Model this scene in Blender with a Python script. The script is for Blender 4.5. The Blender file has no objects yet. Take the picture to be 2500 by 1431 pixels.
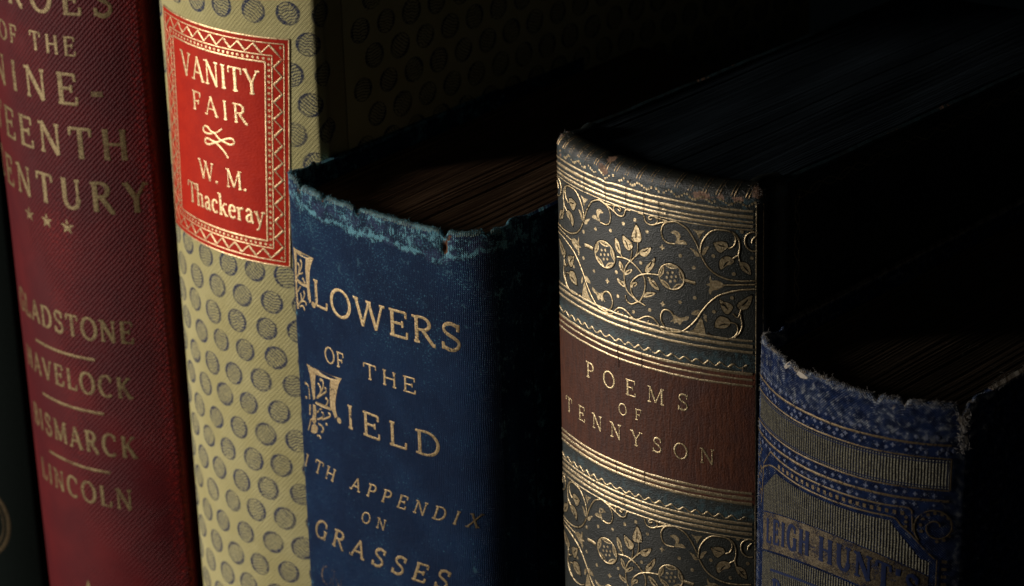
import bpy, math, random
import numpy as np
from mathutils import Matrix, Vector

# ------------------------------------------------------------------ camera
scene = bpy.context.scene
SHELF = 0.130                       # the books' reference height above the shelf
CAM_LOC = Vector((0.34995, -0.42990, 0.25105 + SHELF))
CAM_AZ, CAM_PITCH, CAM_ROLL = 0.73069, 0.40487, -0.02887
fwd = Vector((-math.sin(CAM_AZ) * math.cos(CAM_PITCH), math.cos(CAM_AZ) * math.cos(CAM_PITCH), -math.sin(CAM_PITCH)))
rgt = Vector((math.cos(CAM_AZ), math.sin(CAM_AZ), 0))
upv = rgt.cross(fwd)
r2 = rgt * math.cos(CAM_ROLL) + upv * math.sin(CAM_ROLL)
u2 = -rgt * math.sin(CAM_ROLL) + upv * math.cos(CAM_ROLL)
cam_data = bpy.data.cameras.new("camera")
cam = bpy.data.objects.new("camera", cam_data)
scene.collection.objects.link(cam)
cam.matrix_world = Matrix(((r2.x, u2.x, -fwd.x, CAM_LOC.x), (r2.y, u2.y, -fwd.y, CAM_LOC.y),
                           (r2.z, u2.z, -fwd.z, CAM_LOC.z), (0, 0, 0, 1)))
cam_data.sensor_width = 36.0
cam_data.lens = 8013.5 / 2500 * 36.0
cam_data.clip_start, cam_data.clip_end = 0.02, 20
cam_data.dof.use_dof = True
cam_data.dof.focus_distance = (Vector((0.0, -0.005, 0.005 + SHELF)) - CAM_LOC).dot(fwd)
cam_data.dof.aperture_fstop = 32
cam_data.dof.aperture_blades = 7
scene.camera = cam

# ------------------------------------------------------------------ light (a dark studio, one softbox at the left)
world = bpy.data.worlds.new("World")
scene.world = world
world.use_nodes = True
world.node_tree.nodes["Background"].inputs[0].default_value = (0.55, 0.8, 0.9, 1)
world.node_tree.nodes["Background"].inputs[1].default_value = 0.0010
def area_light(name, az, el, dist, target, sx, sy, power, colour):
    d = bpy.data.lights.new(name, 'AREA')
    d.shape = 'RECTANGLE'; d.size = sx; d.size_y = sy; d.energy = power; d.color = colour
    o = bpy.data.objects.new(name, d); scene.collection.objects.link(o)
    a, e = math.radians(az), math.radians(el)
    t = Vector(target)
    o.location = t + Vector((math.sin(a) * math.cos(e), -math.cos(a) * math.cos(e), math.sin(e))) * dist
    o.rotation_euler = (t - o.location).to_track_quat('-Z', 'Y').to_euler()
    return o
area_light("softbox", -46, 2, 0.52, (-0.03, -0.01, SHELF + 0.01), 0.09, 0.30, 2.6, (1.0, 0.94, 0.86))
area_light("reflector", 62, 8, 0.45, (-0.06, 0.03, SHELF + 0.02), 0.25, 0.25, 0.015, (1.0, 0.92, 0.8))
scene.view_settings.view_transform = 'Standard'
scene.view_settings.look = 'None'
scene.view_settings.exposure = 0
scene.view_settings.gamma = 1

random.seed(7)
rng = np.random.default_rng(7)
MM = 0.001

# ------------------------------------------------------------------ node helper
class NT:
    def __init__(s, name):
        s.m = bpy.data.materials.new(name); s.m.use_nodes = True
        s.t = s.m.node_tree; s.t.nodes.clear()
        s.out = s.t.nodes.new('ShaderNodeOutputMaterial')
    def n(s, typ, props=None, **inp):
        nd = s.t.nodes.new('ShaderNode' + typ)
        for k, v in (props or {}).items(): setattr(nd, k, v)
        for k, v in inp.items():
            key = int(k[1:]) if k[0] == '_' and k[1:].isdigit() else k.replace('_', ' ')
            s.set(nd.inputs[key], v)
        return nd
    def set(s, sock, v):
        if hasattr(v, 'bl_idname') or isinstance(v, bpy.types.NodeSocket):
            s.t.links.new(v if isinstance(v, bpy.types.NodeSocket) else v.outputs[0], sock)
        else:
            if sock.type == 'RGBA' and len(v) == 3: v = (*v, 1)
            sock.default_value = v
    def math(s, op, a, b=0.0, c=None, clamp=False):
        nd = s.t.nodes.new('ShaderNodeMath'); nd.operation = op; nd.use_clamp = clamp
        s.set(nd.inputs[0], a); s.set(nd.inputs[1], b)
        if c is not None: s.set(nd.inputs[2], c)
        return nd.outputs[0]
    def add(s, a, b): return s.math('ADD', a, b)
    def mul(s, a, b): return s.math('MULTIPLY', a, b)
    def mix(s, f, a, b):
        nd = s.t.nodes.new('ShaderNodeMix'); nd.data_type = 'RGBA'
        s.set(nd.inputs[0], f); s.set(nd.inputs[6], a); s.set(nd.inputs[7], b)
        return nd.outputs[2]
    def smooth(s, v, lo, hi, a=0.0, b=1.0):
        nd = s.t.nodes.new('ShaderNodeMapRange'); nd.interpolation_type = 'SMOOTHSTEP'
        for i, x in enumerate((v, lo, hi, a, b)): s.set(nd.inputs[i], x)
        return nd.outputs[0]
    def uv(s):
        u = s.n('UVMap'); u.uv_map = 'UVMap'
        return u.outputs[0]
    def xy(s):
        sp = s.n('SeparateXYZ', _0=s.uv()); return sp.outputs[0], sp.outputs[1]
    def scaled(s, vec, sx, sy, rot=0.0):
        mp = s.n('Mapping', Vector=vec)
        mp.inputs['Scale'].default_value = (sx, sy, 1); mp.inputs['Rotation'].default_value = (0, 0, rot)
        return mp.outputs[0]
    def noise(s, vec, scale, detail=3, rough=0.55, dist=0.0):
        nd = s.n('TexNoise', Vector=vec, Scale=scale, Detail=detail, Roughness=rough, Distortion=dist)
        return nd.outputs[0]
    def attr(s, name):
        a = s.n('Attribute'); a.attribute_name = name; return a.outputs['Fac']
    def sine(s, v, period, phase=0.0):
        return s.math('SINE', s.add(s.mul(v, 2 * math.pi / period), phase))
    def bump(s, h, strength=0.5, dist=0.0001, normal=None):
        nd = s.n('Bump', Height=h, Strength=strength, Distance=dist)
        if normal is not None: s.set(nd.inputs['Normal'], normal)
        return nd.outputs[0]
    def bsdf(s, color, rough=0.7, metallic=0.0, normal=None, spec=0.3, sheen=0.0, tint=None, coat=0.0, coat_rough=0.3):
        p = s.n('BsdfPrincipled')
        s.set(p.inputs['Base Color'], color); s.set(p.inputs['Roughness'], rough); s.set(p.inputs['Metallic'], metallic)
        s.set(p.inputs['Specular IOR Level'], spec); s.set(p.inputs['Sheen Weight'], sheen)
        s.set(p.inputs['Coat Weight'], coat); s.set(p.inputs['Coat Roughness'], coat_rough)
        if tint: s.set(p.inputs['Specular Tint'], tint)
        if normal is not None: s.set(p.inputs['Normal'], normal)
        return p.outputs[0]
    def done(s, shader):
        s.t.links.new(shader, s.out.inputs[0]); return s.m
    def holes(s, shader, mask):            # mask 1 = shader, 0 = nothing there
        tr = s.n('BsdfTransparent')
        mx = s.n('MixShader', _0=mask, _1=tr, _2=shader)
        return mx.outputs[0]

# ------------------------------------------------------------------ materials (UV = millimetres on the surface)
def mat_red_cloth():
    k = NT('red_twill_cloth'); uv = k.uv(); u, v = k.xy()
    wob = k.add(k.mul(k.noise(uv, 0.25, 2), 0.7), k.mul(k.noise(uv, 1.1, 2), 0.45))
    r1 = k.sine(k.add(k.add(u, k.mul(v, -0.95)), wob), 1.06)
    r2 = k.sine(k.add(k.add(u, k.mul(v, 0.95)), wob), 1.06)
    rib = k.add(k.mul(r1, 0.75), k.mul(k.mul(r1, r2), 0.45))
    worn = k.smooth(k.add(k.add(k.noise(uv, 0.06, 4), k.mul(k.smooth(u, -14, 12), 0.30)), k.mul(k.smooth(v, -70, 15), 0.24)), 0.62, 0.92)
    big = k.noise(uv, 0.05, 4)
    col = k.mix(k.smooth(big, 0.35, 0.7), (0.070, 0.0050, 0.0075), (0.108, 0.0075, 0.0090))
    valley = k.mul(k.smooth(rib, -0.9, 0.6, 1.0, 0.0), k.mul(k.add(k.mul(worn, 0.42), 0.05), k.smooth(k.noise(uv, 0.5, 3), 0.3, 0.6, 0.45, 1.0)))
    col = k.mix(valley, col, (0.020, 0.0025, 0.004))
    rub = k.mul(k.attr('wear'), k.smooth(k.noise(uv, 1.4, 4, 0.7), 0.45, 0.68))
    col = k.mix(rub, col, (0.30, 0.018, 0.016))
    fleck = k.smooth(k.noise(uv, 3.0, 2), 0.71, 0.78)
    col = k.mix(k.mul(fleck, 0.35), col, (0.25, 0.05, 0.05))
    h = k.add(k.mul(rib, k.add(k.mul(worn, 0.5), 0.03)), k.mul(k.noise(uv, 3.5, 2), 0.5))
    return k.done(k.bsdf(col, 0.62, 0, k.bump(h, 1.0, 0.00016), 0.16, 0.0))

def mat_cream_cloth():
    k = NT('cream_linen_cloth'); uv = k.uv(); u, v = k.xy()
    jig = k.noise(uv, 0.35, 2)
    a = k.sine(k.add(k.add(u, k.mul(v, 0.12)), k.mul(jig, 0.5)), 0.46)
    b = k.sine(k.add(k.add(v, k.mul(u, -0.15)), k.mul(jig, 0.5)), 0.42)
    twill = k.sine(k.add(k.add(u, k.mul(v, -0.9)), k.mul(jig, 0.5)), 0.92)
    weave = k.add(k.mul(k.mul(a, b), 0.7), k.mul(twill, 0.30))
    slub = k.noise(k.scaled(uv, 0.25, 3.2), 1.0, 2)
    col = k.mix(k.smooth(k.noise(uv, 0.07, 3), 0.3, 0.7), (0.60, 0.52, 0.225), (0.69, 0.61, 0.29))
    col = k.mix(k.smooth(weave, 0.1, -0.9, 0, 0.32), col, (0.26, 0.20, 0.06))
    col = k.mix(k.smooth(slub, 0.5, 0.75, 0, 0.25), col, (0.70, 0.64, 0.36))
    col = k.mix(k.smooth(k.noise(uv, 1.9, 4, 0.7), 0.56, 0.75, 0, 0.35), col, (0.34, 0.26, 0.09))
    col = k.mix(k.mul(k.attr('wear'), 0.6), col, (0.25, 0.18, 0.06))
    h = k.add(weave, k.mul(slub, 0.8))
    return k.done(k.bsdf(col, 0.8, 0, k.bump(h, 1.0, 0.00016), 0.15, 0.1))

def mat_ink(name='faded_blue_ink', fl=0.15, ce=0.82):
    k = NT(name); uv = k.uv(); u, v = k.xy()
    a = k.sine(k.add(u, k.mul(v, 0.12)), 0.46); b = k.sine(k.add(v, k.mul(u, -0.15)), 0.42)
    n = k.noise(uv, 1.6, 3, 0.65)
    m = k.smooth(k.add(n, k.mul(k.mul(a, b), 0.09)), 0.30, 0.58, fl, ce)
    m = k.mul(m, k.smooth(k.noise(uv, 0.13, 4, 0.6), 0.28, 0.60, 0.62, 1.0))
    col = k.mix(k.noise(uv, 0.4, 2), (0.026, 0.036, 0.095), (0.048, 0.064, 0.135))
    return k.done(k.holes(k.bsdf(col, 0.8, 0, None, 0.15), m))

def mat_red_leather():
    k = NT('scarlet_leather'); uv = k.uv()
    vor = k.n('TexVoronoi', Vector=k.scaled(uv, 1.0, 1.5, 0.5), Scale=1.7).outputs[0]
    n = k.noise(uv, 0.25, 3)
    col = k.mix(k.smooth(n, 0.35, 0.65), (0.43, 0.017, 0.006), (0.49, 0.022, 0.007))
    rub = k.mul(k.attr('wear'), k.smooth(k.noise(uv, 1.0, 4, 0.7), 0.5, 0.7))
    col = k.mix(k.mul(rub, 0.7), col, (0.16, 0.01, 0.012))
    return k.done(k.bsdf(col, 0.6, 0, k.bump(vor, 0.4, 0.00012), 0.10))

def mat_blue_cloth():
    k = NT('navy_ribbed_cloth'); uv = k.uv(); u, v = k.xy()
    jig = k.noise(uv, 0.2, 2)
    rib = k.sine(k.add(u, k.mul(jig, 0.8)), 0.40)
    cross = k.sine(k.add(v, k.mul(jig, 0.8)), 0.40)
    thr = k.mul(rib, cross)
    big = k.noise(uv, 0.06, 4, 0.6)
    col = k.mix(k.smooth(big, 0.35, 0.68), (0.0040, 0.0150, 0.050), (0.0070, 0.0270, 0.080))
    streak = k.noise(k.scaled(uv, 2.6, 0.12), 1.0, 3)
    col = k.mix(k.smooth(streak, 0.5, 0.75, 0, 0.3), col, (0.010, 0.034, 0.085))
    wear = k.attr('wear')
    n = k.noise(uv, 0.75, 5, 0.68); n2 = k.noise(k.scaled(uv, 3.0, 0.7), 1.0, 3, 0.6)
    m = k.add(k.add(wear, k.mul(k.add(n, -0.5), 2.4)), k.mul(k.add(n2, -0.5), 1.7))
    m = k.add(m, k.mul(k.add(k.noise(uv, 2.8, 3, 0.7), -0.5), 1.2))
    m = k.add(m, k.mul(k.add(k.noise(uv, 0.22, 2), -0.52), 2.2))
    m = k.add(m, k.mul(thr, 0.12))
    teal = k.mix(k.smooth(thr, -0.6, 0.6), (0.05, 0.20, 0.29), (0.27, 0.56, 0.62))
    violet = k.mix(k.smooth(k.noise(uv, 0.33, 2), 0.45, 0.6), (0.006, 0.014, 0.035), (0.035, 0.045, 0.105))
    col = k.mix(k.mul(k.smooth(wear, 0.18, 0.42), 0.7), col, violet)
    col = k.mix(k.mul(k.smooth(m, 0.46, 0.80), k.smooth(wear, 0.03, 0.2)), col, teal)
    fl = k.noise(uv, 2.3, 3, 0.7)
    near = k.add(k.mul(k.smooth(v, -25.0, 19.0), 0.045), k.mul(wear, 0.10))
    fl = k.smooth(k.add(k.add(fl, k.mul(k.noise(uv, 0.12, 2), 0.22)), near), 0.74, 0.82)
    col = k.mix(k.mul(fl, 0.8), col, k.mix(k.noise(uv, 1.1, 2), (0.03, 0.12, 0.19), (0.12, 0.33, 0.40)))
    wv = k.smooth(k.add(thr, k.mul(k.add(k.noise(uv, 0.9, 3), -0.5), 2.0)), 0.35, 1.0, 0, 0.32)
    col = k.mix(wv, col, (0.016, 0.055, 0.115))
    tear = k.attr('tear')
    tn = k.smooth(k.add(tear, k.mul(k.add(k.noise(uv, 1.5, 4), -0.5), 0.8)), 0.45, 0.6)
    brown = k.mix(k.noise(uv, 1.2, 3), (0.03, 0.010, 0.005), (0.26, 0.11, 0.05))
    col = k.mix(tn, col, brown)
    h = k.add(k.add(k.mul(thr, 0.35), k.mul(rib, 0.25)), k.mul(k.noise(uv, 0.8, 5, 0.65), 1.6))
    return k.done(k.bsdf(col, k.smooth(big, 0.3, 0.7, 0.58, 0.46), 0, k.bump(h, 1.0, 0.00015), 0.10))

def mat_green_leather():
    k = NT('dark_green_leather'); uv = k.uv(); u, v = k.xy()
    grain = k.n('TexVoronoi', Vector=uv, Scale=4.2).outputs[0]
    n = k.noise(uv, 0.11, 4)
    col = k.mix(k.smooth(n, 0.35, 0.66), (0.0075, 0.0100, 0.0080), (0.023, 0.0235, 0.018))
    tealn = k.smooth(k.add(k.noise(uv, 0.7, 5, 0.72), k.mul(k.attr('wear'), 0.50)), 0.64, 0.82)
    col = k.mix(k.mul(tealn, 0.8), col, (0.045, 0.095, 0.11))
    col = k.mix(k.smooth(k.attr('wear'), 0.15, 0.5, 0, 0.40), col, (0.020, 0.032, 0.035))  # bluish sheen of the worn bands, painted into the colour
    crack = k.n('TexVoronoi', {'feature': 'DISTANCE_TO_EDGE'}, Vector=k.scaled(uv, 0.34, 0.10), Scale=1.0, Randomness=1.0).outputs[0]
    ck = k.smooth(crack, 0.0, 0.012, 1, 0)
    col = k.mix(k.mul(ck, 0.4), col, (0.004, 0.004, 0.004))
    tear = k.attr('tear')
    tn = k.smooth(k.add(tear, k.mul(k.add(k.noise(uv, 1.3, 5, 0.7), -0.5), 1.1)), 0.46, 0.58)
    col = k.mix(tn, col, k.mix(k.noise(uv, 2.0, 3), (0.12, 0.05, 0.025), (0.42, 0.25, 0.16)))
    h = k.add(k.add(k.mul(grain, 1.0), k.mul(k.noise(uv, 4.0, 3, 0.7), 1.6)), k.mul(k.noise(uv, 0.9, 3), 0.9))
    return k.done(k.bsdf(col, k.add(k.mul(tn, 0.3), 0.41), 0, k.bump(h, 0.5, 0.0001), 0.5))

def mat_brown_leather():
    k = NT('brown_ribbed_leather'); uv = k.uv(); u, v = k.xy()
    st = k.noise(k.scaled(uv, 1.5, 0.20), 1.0, 4, 0.6, 0.8)
    fine = k.noise(uv, 2.6, 4, 0.7)
    big = k.noise(uv, 0.12, 3)
    col = k.mix(k.smooth(st, 0.30, 0.72), (0.052, 0.015, 0.007), (0.110, 0.032, 0.013))
    col = k.mix(k.smooth(big, 0.45, 0.7, 0, 0.6), col, (0.055, 0.022, 0.018))
    col = k.mix(k.smooth(fine, 0.45, 0.75, 0, 0.5), col, (0.11, 0.045, 0.03))
    spot = k.smooth(k.noise(uv, 1.7, 3, 0.6), 0.70, 0.76)
    col = k.mix(k.mul(spot, 0.5), col, (0.26, 0.17, 0.11))
    peb = k.n('TexVoronoi', Vector=uv, Scale=2.2).outputs[0]
    h = k.add(k.add(k.mul(st, 1.1), k.mul(fine, 1.0)), k.mul(peb, 0.4))
    return k.done(k.bsdf(col, 0.52, 0, k.bump(h, 0.5, 0.00018), 0.24))

def mat_denim_cloth():
    k = NT('blue_flecked_cloth'); uv = k.uv(); u, v = k.xy()
    jig = k.noise(uv, 0.3, 2)
    a = k.sine(k.add(u, k.mul(jig, 0.5)), 0.50); b = k.sine(k.add(v, k.mul(jig, 0.5)), 0.50)
    thr = k.mul(a, b)
    wear = k.attr('wear')
    n = k.noise(uv, 0.85, 4, 0.65)
    m = k.add(k.add(wear, k.mul(k.add(n, -0.5), 2.2)), k.mul(thr, 0.62))
    base = k.mix(k.smooth(k.noise(uv, 0.5, 3), 0.35, 0.65), (0.0050, 0.0100, 0.036), (0.0140, 0.0300, 0.098))
    base = k.mix(k.smooth(thr, -0.2, -0.9, 0, 0.6), base, (0.006, 0.01, 0.04))
    pale = k.mix(k.smooth(n, 0.45, 0.65), (0.13, 0.18, 0.29), (0.50, 0.52, 0.53))
    col = k.mix(k.smooth(m, 0.52, 0.86), base, pale)
    tear = k.attr('tear')
    tn = k.smooth(k.add(tear, k.mul(k.add(k.noise(uv, 1.3, 5, 0.7), -0.5), 1.0)), 0.46, 0.60)
    col = k.mix(tn, col, k.mix(k.smooth(n, 0.35, 0.6), (0.10, 0.07, 0.045), (0.42, 0.36, 0.29)))
    h = k.add(thr, k.mul(n, 1.6))
    return k.done(k.bsdf(col, 0.8, 0, k.bump(h, 0.9, 0.00016), 0.06, 0.0))

def mat_gold(name='gilt', lo=0.30, hi=0.46, col=(0.80, 0.60, 0.33), rough=0.36, floor=0.0, scale=1.5, metal=0.9):
    k = NT(name); uv = k.uv()
    n = k.noise(uv, scale, 5, 0.72)
    n3 = k.noise(uv, scale * 0.16, 2)
    m = k.smooth(k.add(n, k.mul(k.add(n3, -0.5), 0.6)), lo, hi, floor, 1.0)
    c = k.mix(k.smooth(k.noise(uv, 2.4, 3), 0.35, 0.7), (col[0] * 0.55, col[1] * 0.5, col[2] * 0.42), col)
    h = k.add(k.noise(uv, 4.5, 3), k.mul(k.noise(uv, 0.6, 3), 1.0))
    return k.done(k.holes(k.bsdf(c, rough, metal, k.bump(h, 0.6, 0.00012), 0.5), m))

def mat_gold_field():
    k = NT('ruled_gilt_field'); uv = k.uv(); u, v = k.xy()
    rul = k.sine(k.add(u, k.mul(k.noise(uv, 0.3, 2), 0.25)), 0.56)
    cr = k.sine(v, 0.50)
    n = k.noise(uv, 0.5, 4, 0.65); f = k.noise(uv, 2.6, 3, 0.7)
    m = k.smooth(k.add(k.add(k.add(k.mul(n, 0.45), k.mul(f, 0.5)), k.mul(rul, 0.17)), k.mul(cr, 0.05)), 0.32, 0.56, 0.12, 0.95)
    c = k.mix(k.smooth(f, 0.35, 0.7), (0.085, 0.075, 0.045), (0.20, 0.18, 0.11))
    return k.done(k.holes(k.bsdf(c, 0.6, 0.12, k.bump(k.add(rul, k.mul(f, 1.2)), 0.9, 0.00016), 0.4), m))

def mat_plain(name, col, rough=0.8, spec=0.2, nscale=1.0, amt=0.4):
    k = NT(name); uv = k.uv()
    n = k.noise(uv, nscale, 4)
    c = k.mix(n, tuple(x * (1 - amt) for x in col), tuple(x * (1 + amt) for x in col))
    return k.done(k.bsdf(c, rough, 0, k.bump(n, 0.4, 0.0001), spec))

def mat_pages(name, a, b, streak, rough=0.75, spec=0.2):
    k = NT(name); uv = k.uv()
    st = k.noise(k.scaled(uv, 1.6, 0.012), 1.0, 6, 0.75)
    st2 = k.noise(k.scaled(uv, 0.25, 0.05), 1.0, 3, 0.6)
    c = k.mix(k.smooth(k.add(k.mul(st, 0.6), k.mul(st2, 0.4)), 0.35, 0.65), a, b)
    c = k.mix(k.smooth(st, 0.68, 0.78, 0, 0.8), c, streak)
    return k.done(k.bsdf(c, rough, 0, k.bump(st, 0.4, 0.0003), spec))

def mat_wood():
    k = NT('dark_oak'); tc = k.n('TexCoord').outputs['Object']
    g = k.noise(k.scaled(tc, 3, 60), 4.0, 5, 0.6)
    c = k.mix(k.smooth(g, 0.3, 0.7), (0.018, 0.009, 0.005), (0.05, 0.026, 0.013))
    return k.done(k.bsdf(c, 0.5, 0, k.bump(g, 0.3, 0.0004), 0.3))
# ------------------------------------------------------------------ building helpers
from mathutils.geometry import tessellate_polygon
import bmesh

def sm(x, a, b):
    t = np.clip((np.asarray(x, float) - a) / (b - a), 0, 1); return t * t * (3 - 2 * t)

def wob(x, y, seed=0):
    """smooth pseudo noise, about -1..1"""
    r = np.random.default_rng(seed); s = 0
    for i in range(7):
        a = r.uniform(0, 2 * math.pi); f = r.uniform(0.5, 2.2); p = r.uniform(0, 7)
        s = s + np.sin((np.cos(a) * x + np.sin(a) * y) * f + p) * (1.3 / (1 + f))
    return s / 3.0

def link(name, verts, faces, mat, parent=None, uvs=None, attrs=None, smooth=True):
    me = bpy.data.meshes.new(name)
    me.from_pydata([tuple(p) for p in verts], [], faces)
    if uvs is not None:
        lay = me.uv_layers.new(name='UVMap')
        li = np.empty(len(me.loops), dtype=np.int32); me.loops.foreach_get('vertex_index', li)
        lay.data.foreach_set('uv', np.asarray(uvs, dtype=np.float32)[li].ravel())
    for k, a in (attrs or {}).items():
        at = me.attributes.new(k, 'FLOAT', 'POINT'); at.data.foreach_set('value', np.asarray(a, dtype=np.float32))
    if smooth: me.polygons.foreach_set('use_smooth', [True] * len(me.polygons))
    me.materials.append(mat)
    o = bpy.data.objects.new(name, me); scene.collection.objects.link(o)
    if parent: o.parent = parent
    return o

def catmull(pts, closed=False, step=0.35):
    P = np.array(pts, float); n = len(P); out = []
    rng_ = range(n if closed else n - 1)
    for i in rng_:
        p1, p2 = P[i], P[(i + 1) % n]
        p0 = P[(i - 1) % n] if (closed or i > 0) else 2 * p1 - p2
        p3 = P[(i + 2) % n] if (closed or i + 2 < n) else 2 * p2 - p1
        k = max(1, int(np.linalg.norm(p2 - p1) / step))
        for j in range(k):
            t = j / k
            out.append(0.5 * ((2 * p1) + (-p0 + p2) * t + (2 * p0 - 5 * p1 + 4 * p2 - p3) * t * t + (-p0 + 3 * p1 - 3 * p2 + p3) * t ** 3))
    if not closed: out.append(P[-1])
    return np.array(out)

def straight(pts, step=0.7):
    P = np.array(pts, float); out = []
    for a, b in zip(P[:-1], P[1:]):
        k = max(1, int(np.linalg.norm(b - a) / step))
        out += [a + (b - a) * j / k for j in range(k)]
    out.append(P[-1]); return np.array(out)

def ribbons(name, strokes, surf, mat, parent, h=0.03, crown=0.05, taper=False):
    """strokes: (width(s), points Nx2, closed) laid on surf(u, v, h) as slightly domed strips"""
    V, F, UV = [], [], []
    for si, st in enumerate(strokes):
        w, P = st[0], np.asarray(st[1], float); closed = len(st) > 2 and st[2]
        n = len(P)
        if n < 2: continue
        if closed: d = np.roll(P, -1, 0) - np.roll(P, 1, 0)
        else: d = np.gradient(P, axis=0)
        d = d / (np.linalg.norm(d, axis=1, keepdims=True) + 1e-9)
        nm = np.stack([-d[:, 1], d[:, 0]], 1); w = np.broadcast_to(np.asarray(w, float), (n,))[:, None] / 2
        if taper: w = w * (0.35 + 0.65 * np.sin(np.linspace(0.25, math.pi - 0.25, n)))[:, None]
        base = len(V); hh = h + 0.004 * (si % 7)
        for off, ht in ((nm * w, hh), (nm * w * 0.0, hh + crown), (-nm * w, hh)):
            Q = P + off
            V += list(surf(Q[:, 0], Q[:, 1], np.full(n, ht))); UV += list(Q)
        m = n if closed else n - 1
        for i in range(m):
            j = (i + 1) % n
            F.append((base + i, base + j, base + n + j, base + n + i))
            F.append((base + n + i, base + n + j, base + 2 * n + j, base + 2 * n + i))
    F = [f[::-1] for f in F]
    return link(name, V, F, mat, parent, UV)

def fills(name, polys, surf, mat, parent, h=0.03):
    V, F, UV = [], [], []
    for pi, P in enumerate(polys):
        P = np.asarray(P, float); base = len(V)
        tri = tessellate_polygon([[Vector((p[0], p[1], 0)) for p in P]])
        V += list(surf(P[:, 0], P[:, 1], np.full(len(P), h + 0.004 * (pi % 5)))); UV += list(P)
        for t in tri:
            a, b, c = (P[i] for i in t)
            s = (b[0] - a[0]) * (c[1] - a[1]) - (b[1] - a[1]) * (c[0] - a[0])
            F.append(tuple(base + i for i in (t if s > 0 else t[::-1])))
    return link(name, V, F, mat, parent, UV, smooth=False)

def grid_patch(name, us, vs, surf, mat, parent, h=0.0, attrs=None, warp=None):
    U, W = np.meshgrid(us, vs); U, W = U.ravel(), W.ravel()
    if warp: U, W = warp(U, W)
    V = surf(U, W, np.full(len(U), h)); n, m = len(us), len(vs)
    F = [(j * n + i, j * n + i + 1, (j + 1) * n + i + 1, (j + 1) * n + i) for j in range(m - 1) for i in range(n - 1)]
    at = {k: f(U, W) for k, f in (attrs or {}).items()}
    return link(name, V, F, mat, parent, np.stack([U, W], 1), at)

def fibres(name, items, mat, parent, r=0.045):
    """items: (start xyz mm, direction, length) -> thin curled threads, one mesh"""
    V, F, UV = [], [], []
    for p, d, L in items:
        p = np.array(p, float); d = np.array(d, float); d /= np.linalg.norm(d)
        side = np.cross(d, rng.normal(size=3)); side /= np.linalg.norm(side); oth = np.cross(d, side)
        curl = rng.uniform(-1, 1, 2); k = 5; base = len(V)
        for j in range(k):
            t = j / (k - 1)
            c = p + d * L * t + (side * curl[0] + oth * curl[1]) * L * 0.55 * t * t
            rr = r * (1 - 0.6 * t)
            for q in range(3):
                a = q * 2.094
                V.append((c + (side * math.cos(a) + oth * math.sin(a)) * rr) * MM); UV.append((p[0] + t, p[2] + t))
        for j in range(k - 1):
            for q in range(3):
                a, b = base + j * 3 + q, base + j * 3 + (q + 1) % 3
                F.append((a, b, b + 3, a + 3))
    o = link(name, V, F, mat, parent, UV)
    o['kind'] = 'stuff'
    return o

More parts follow.
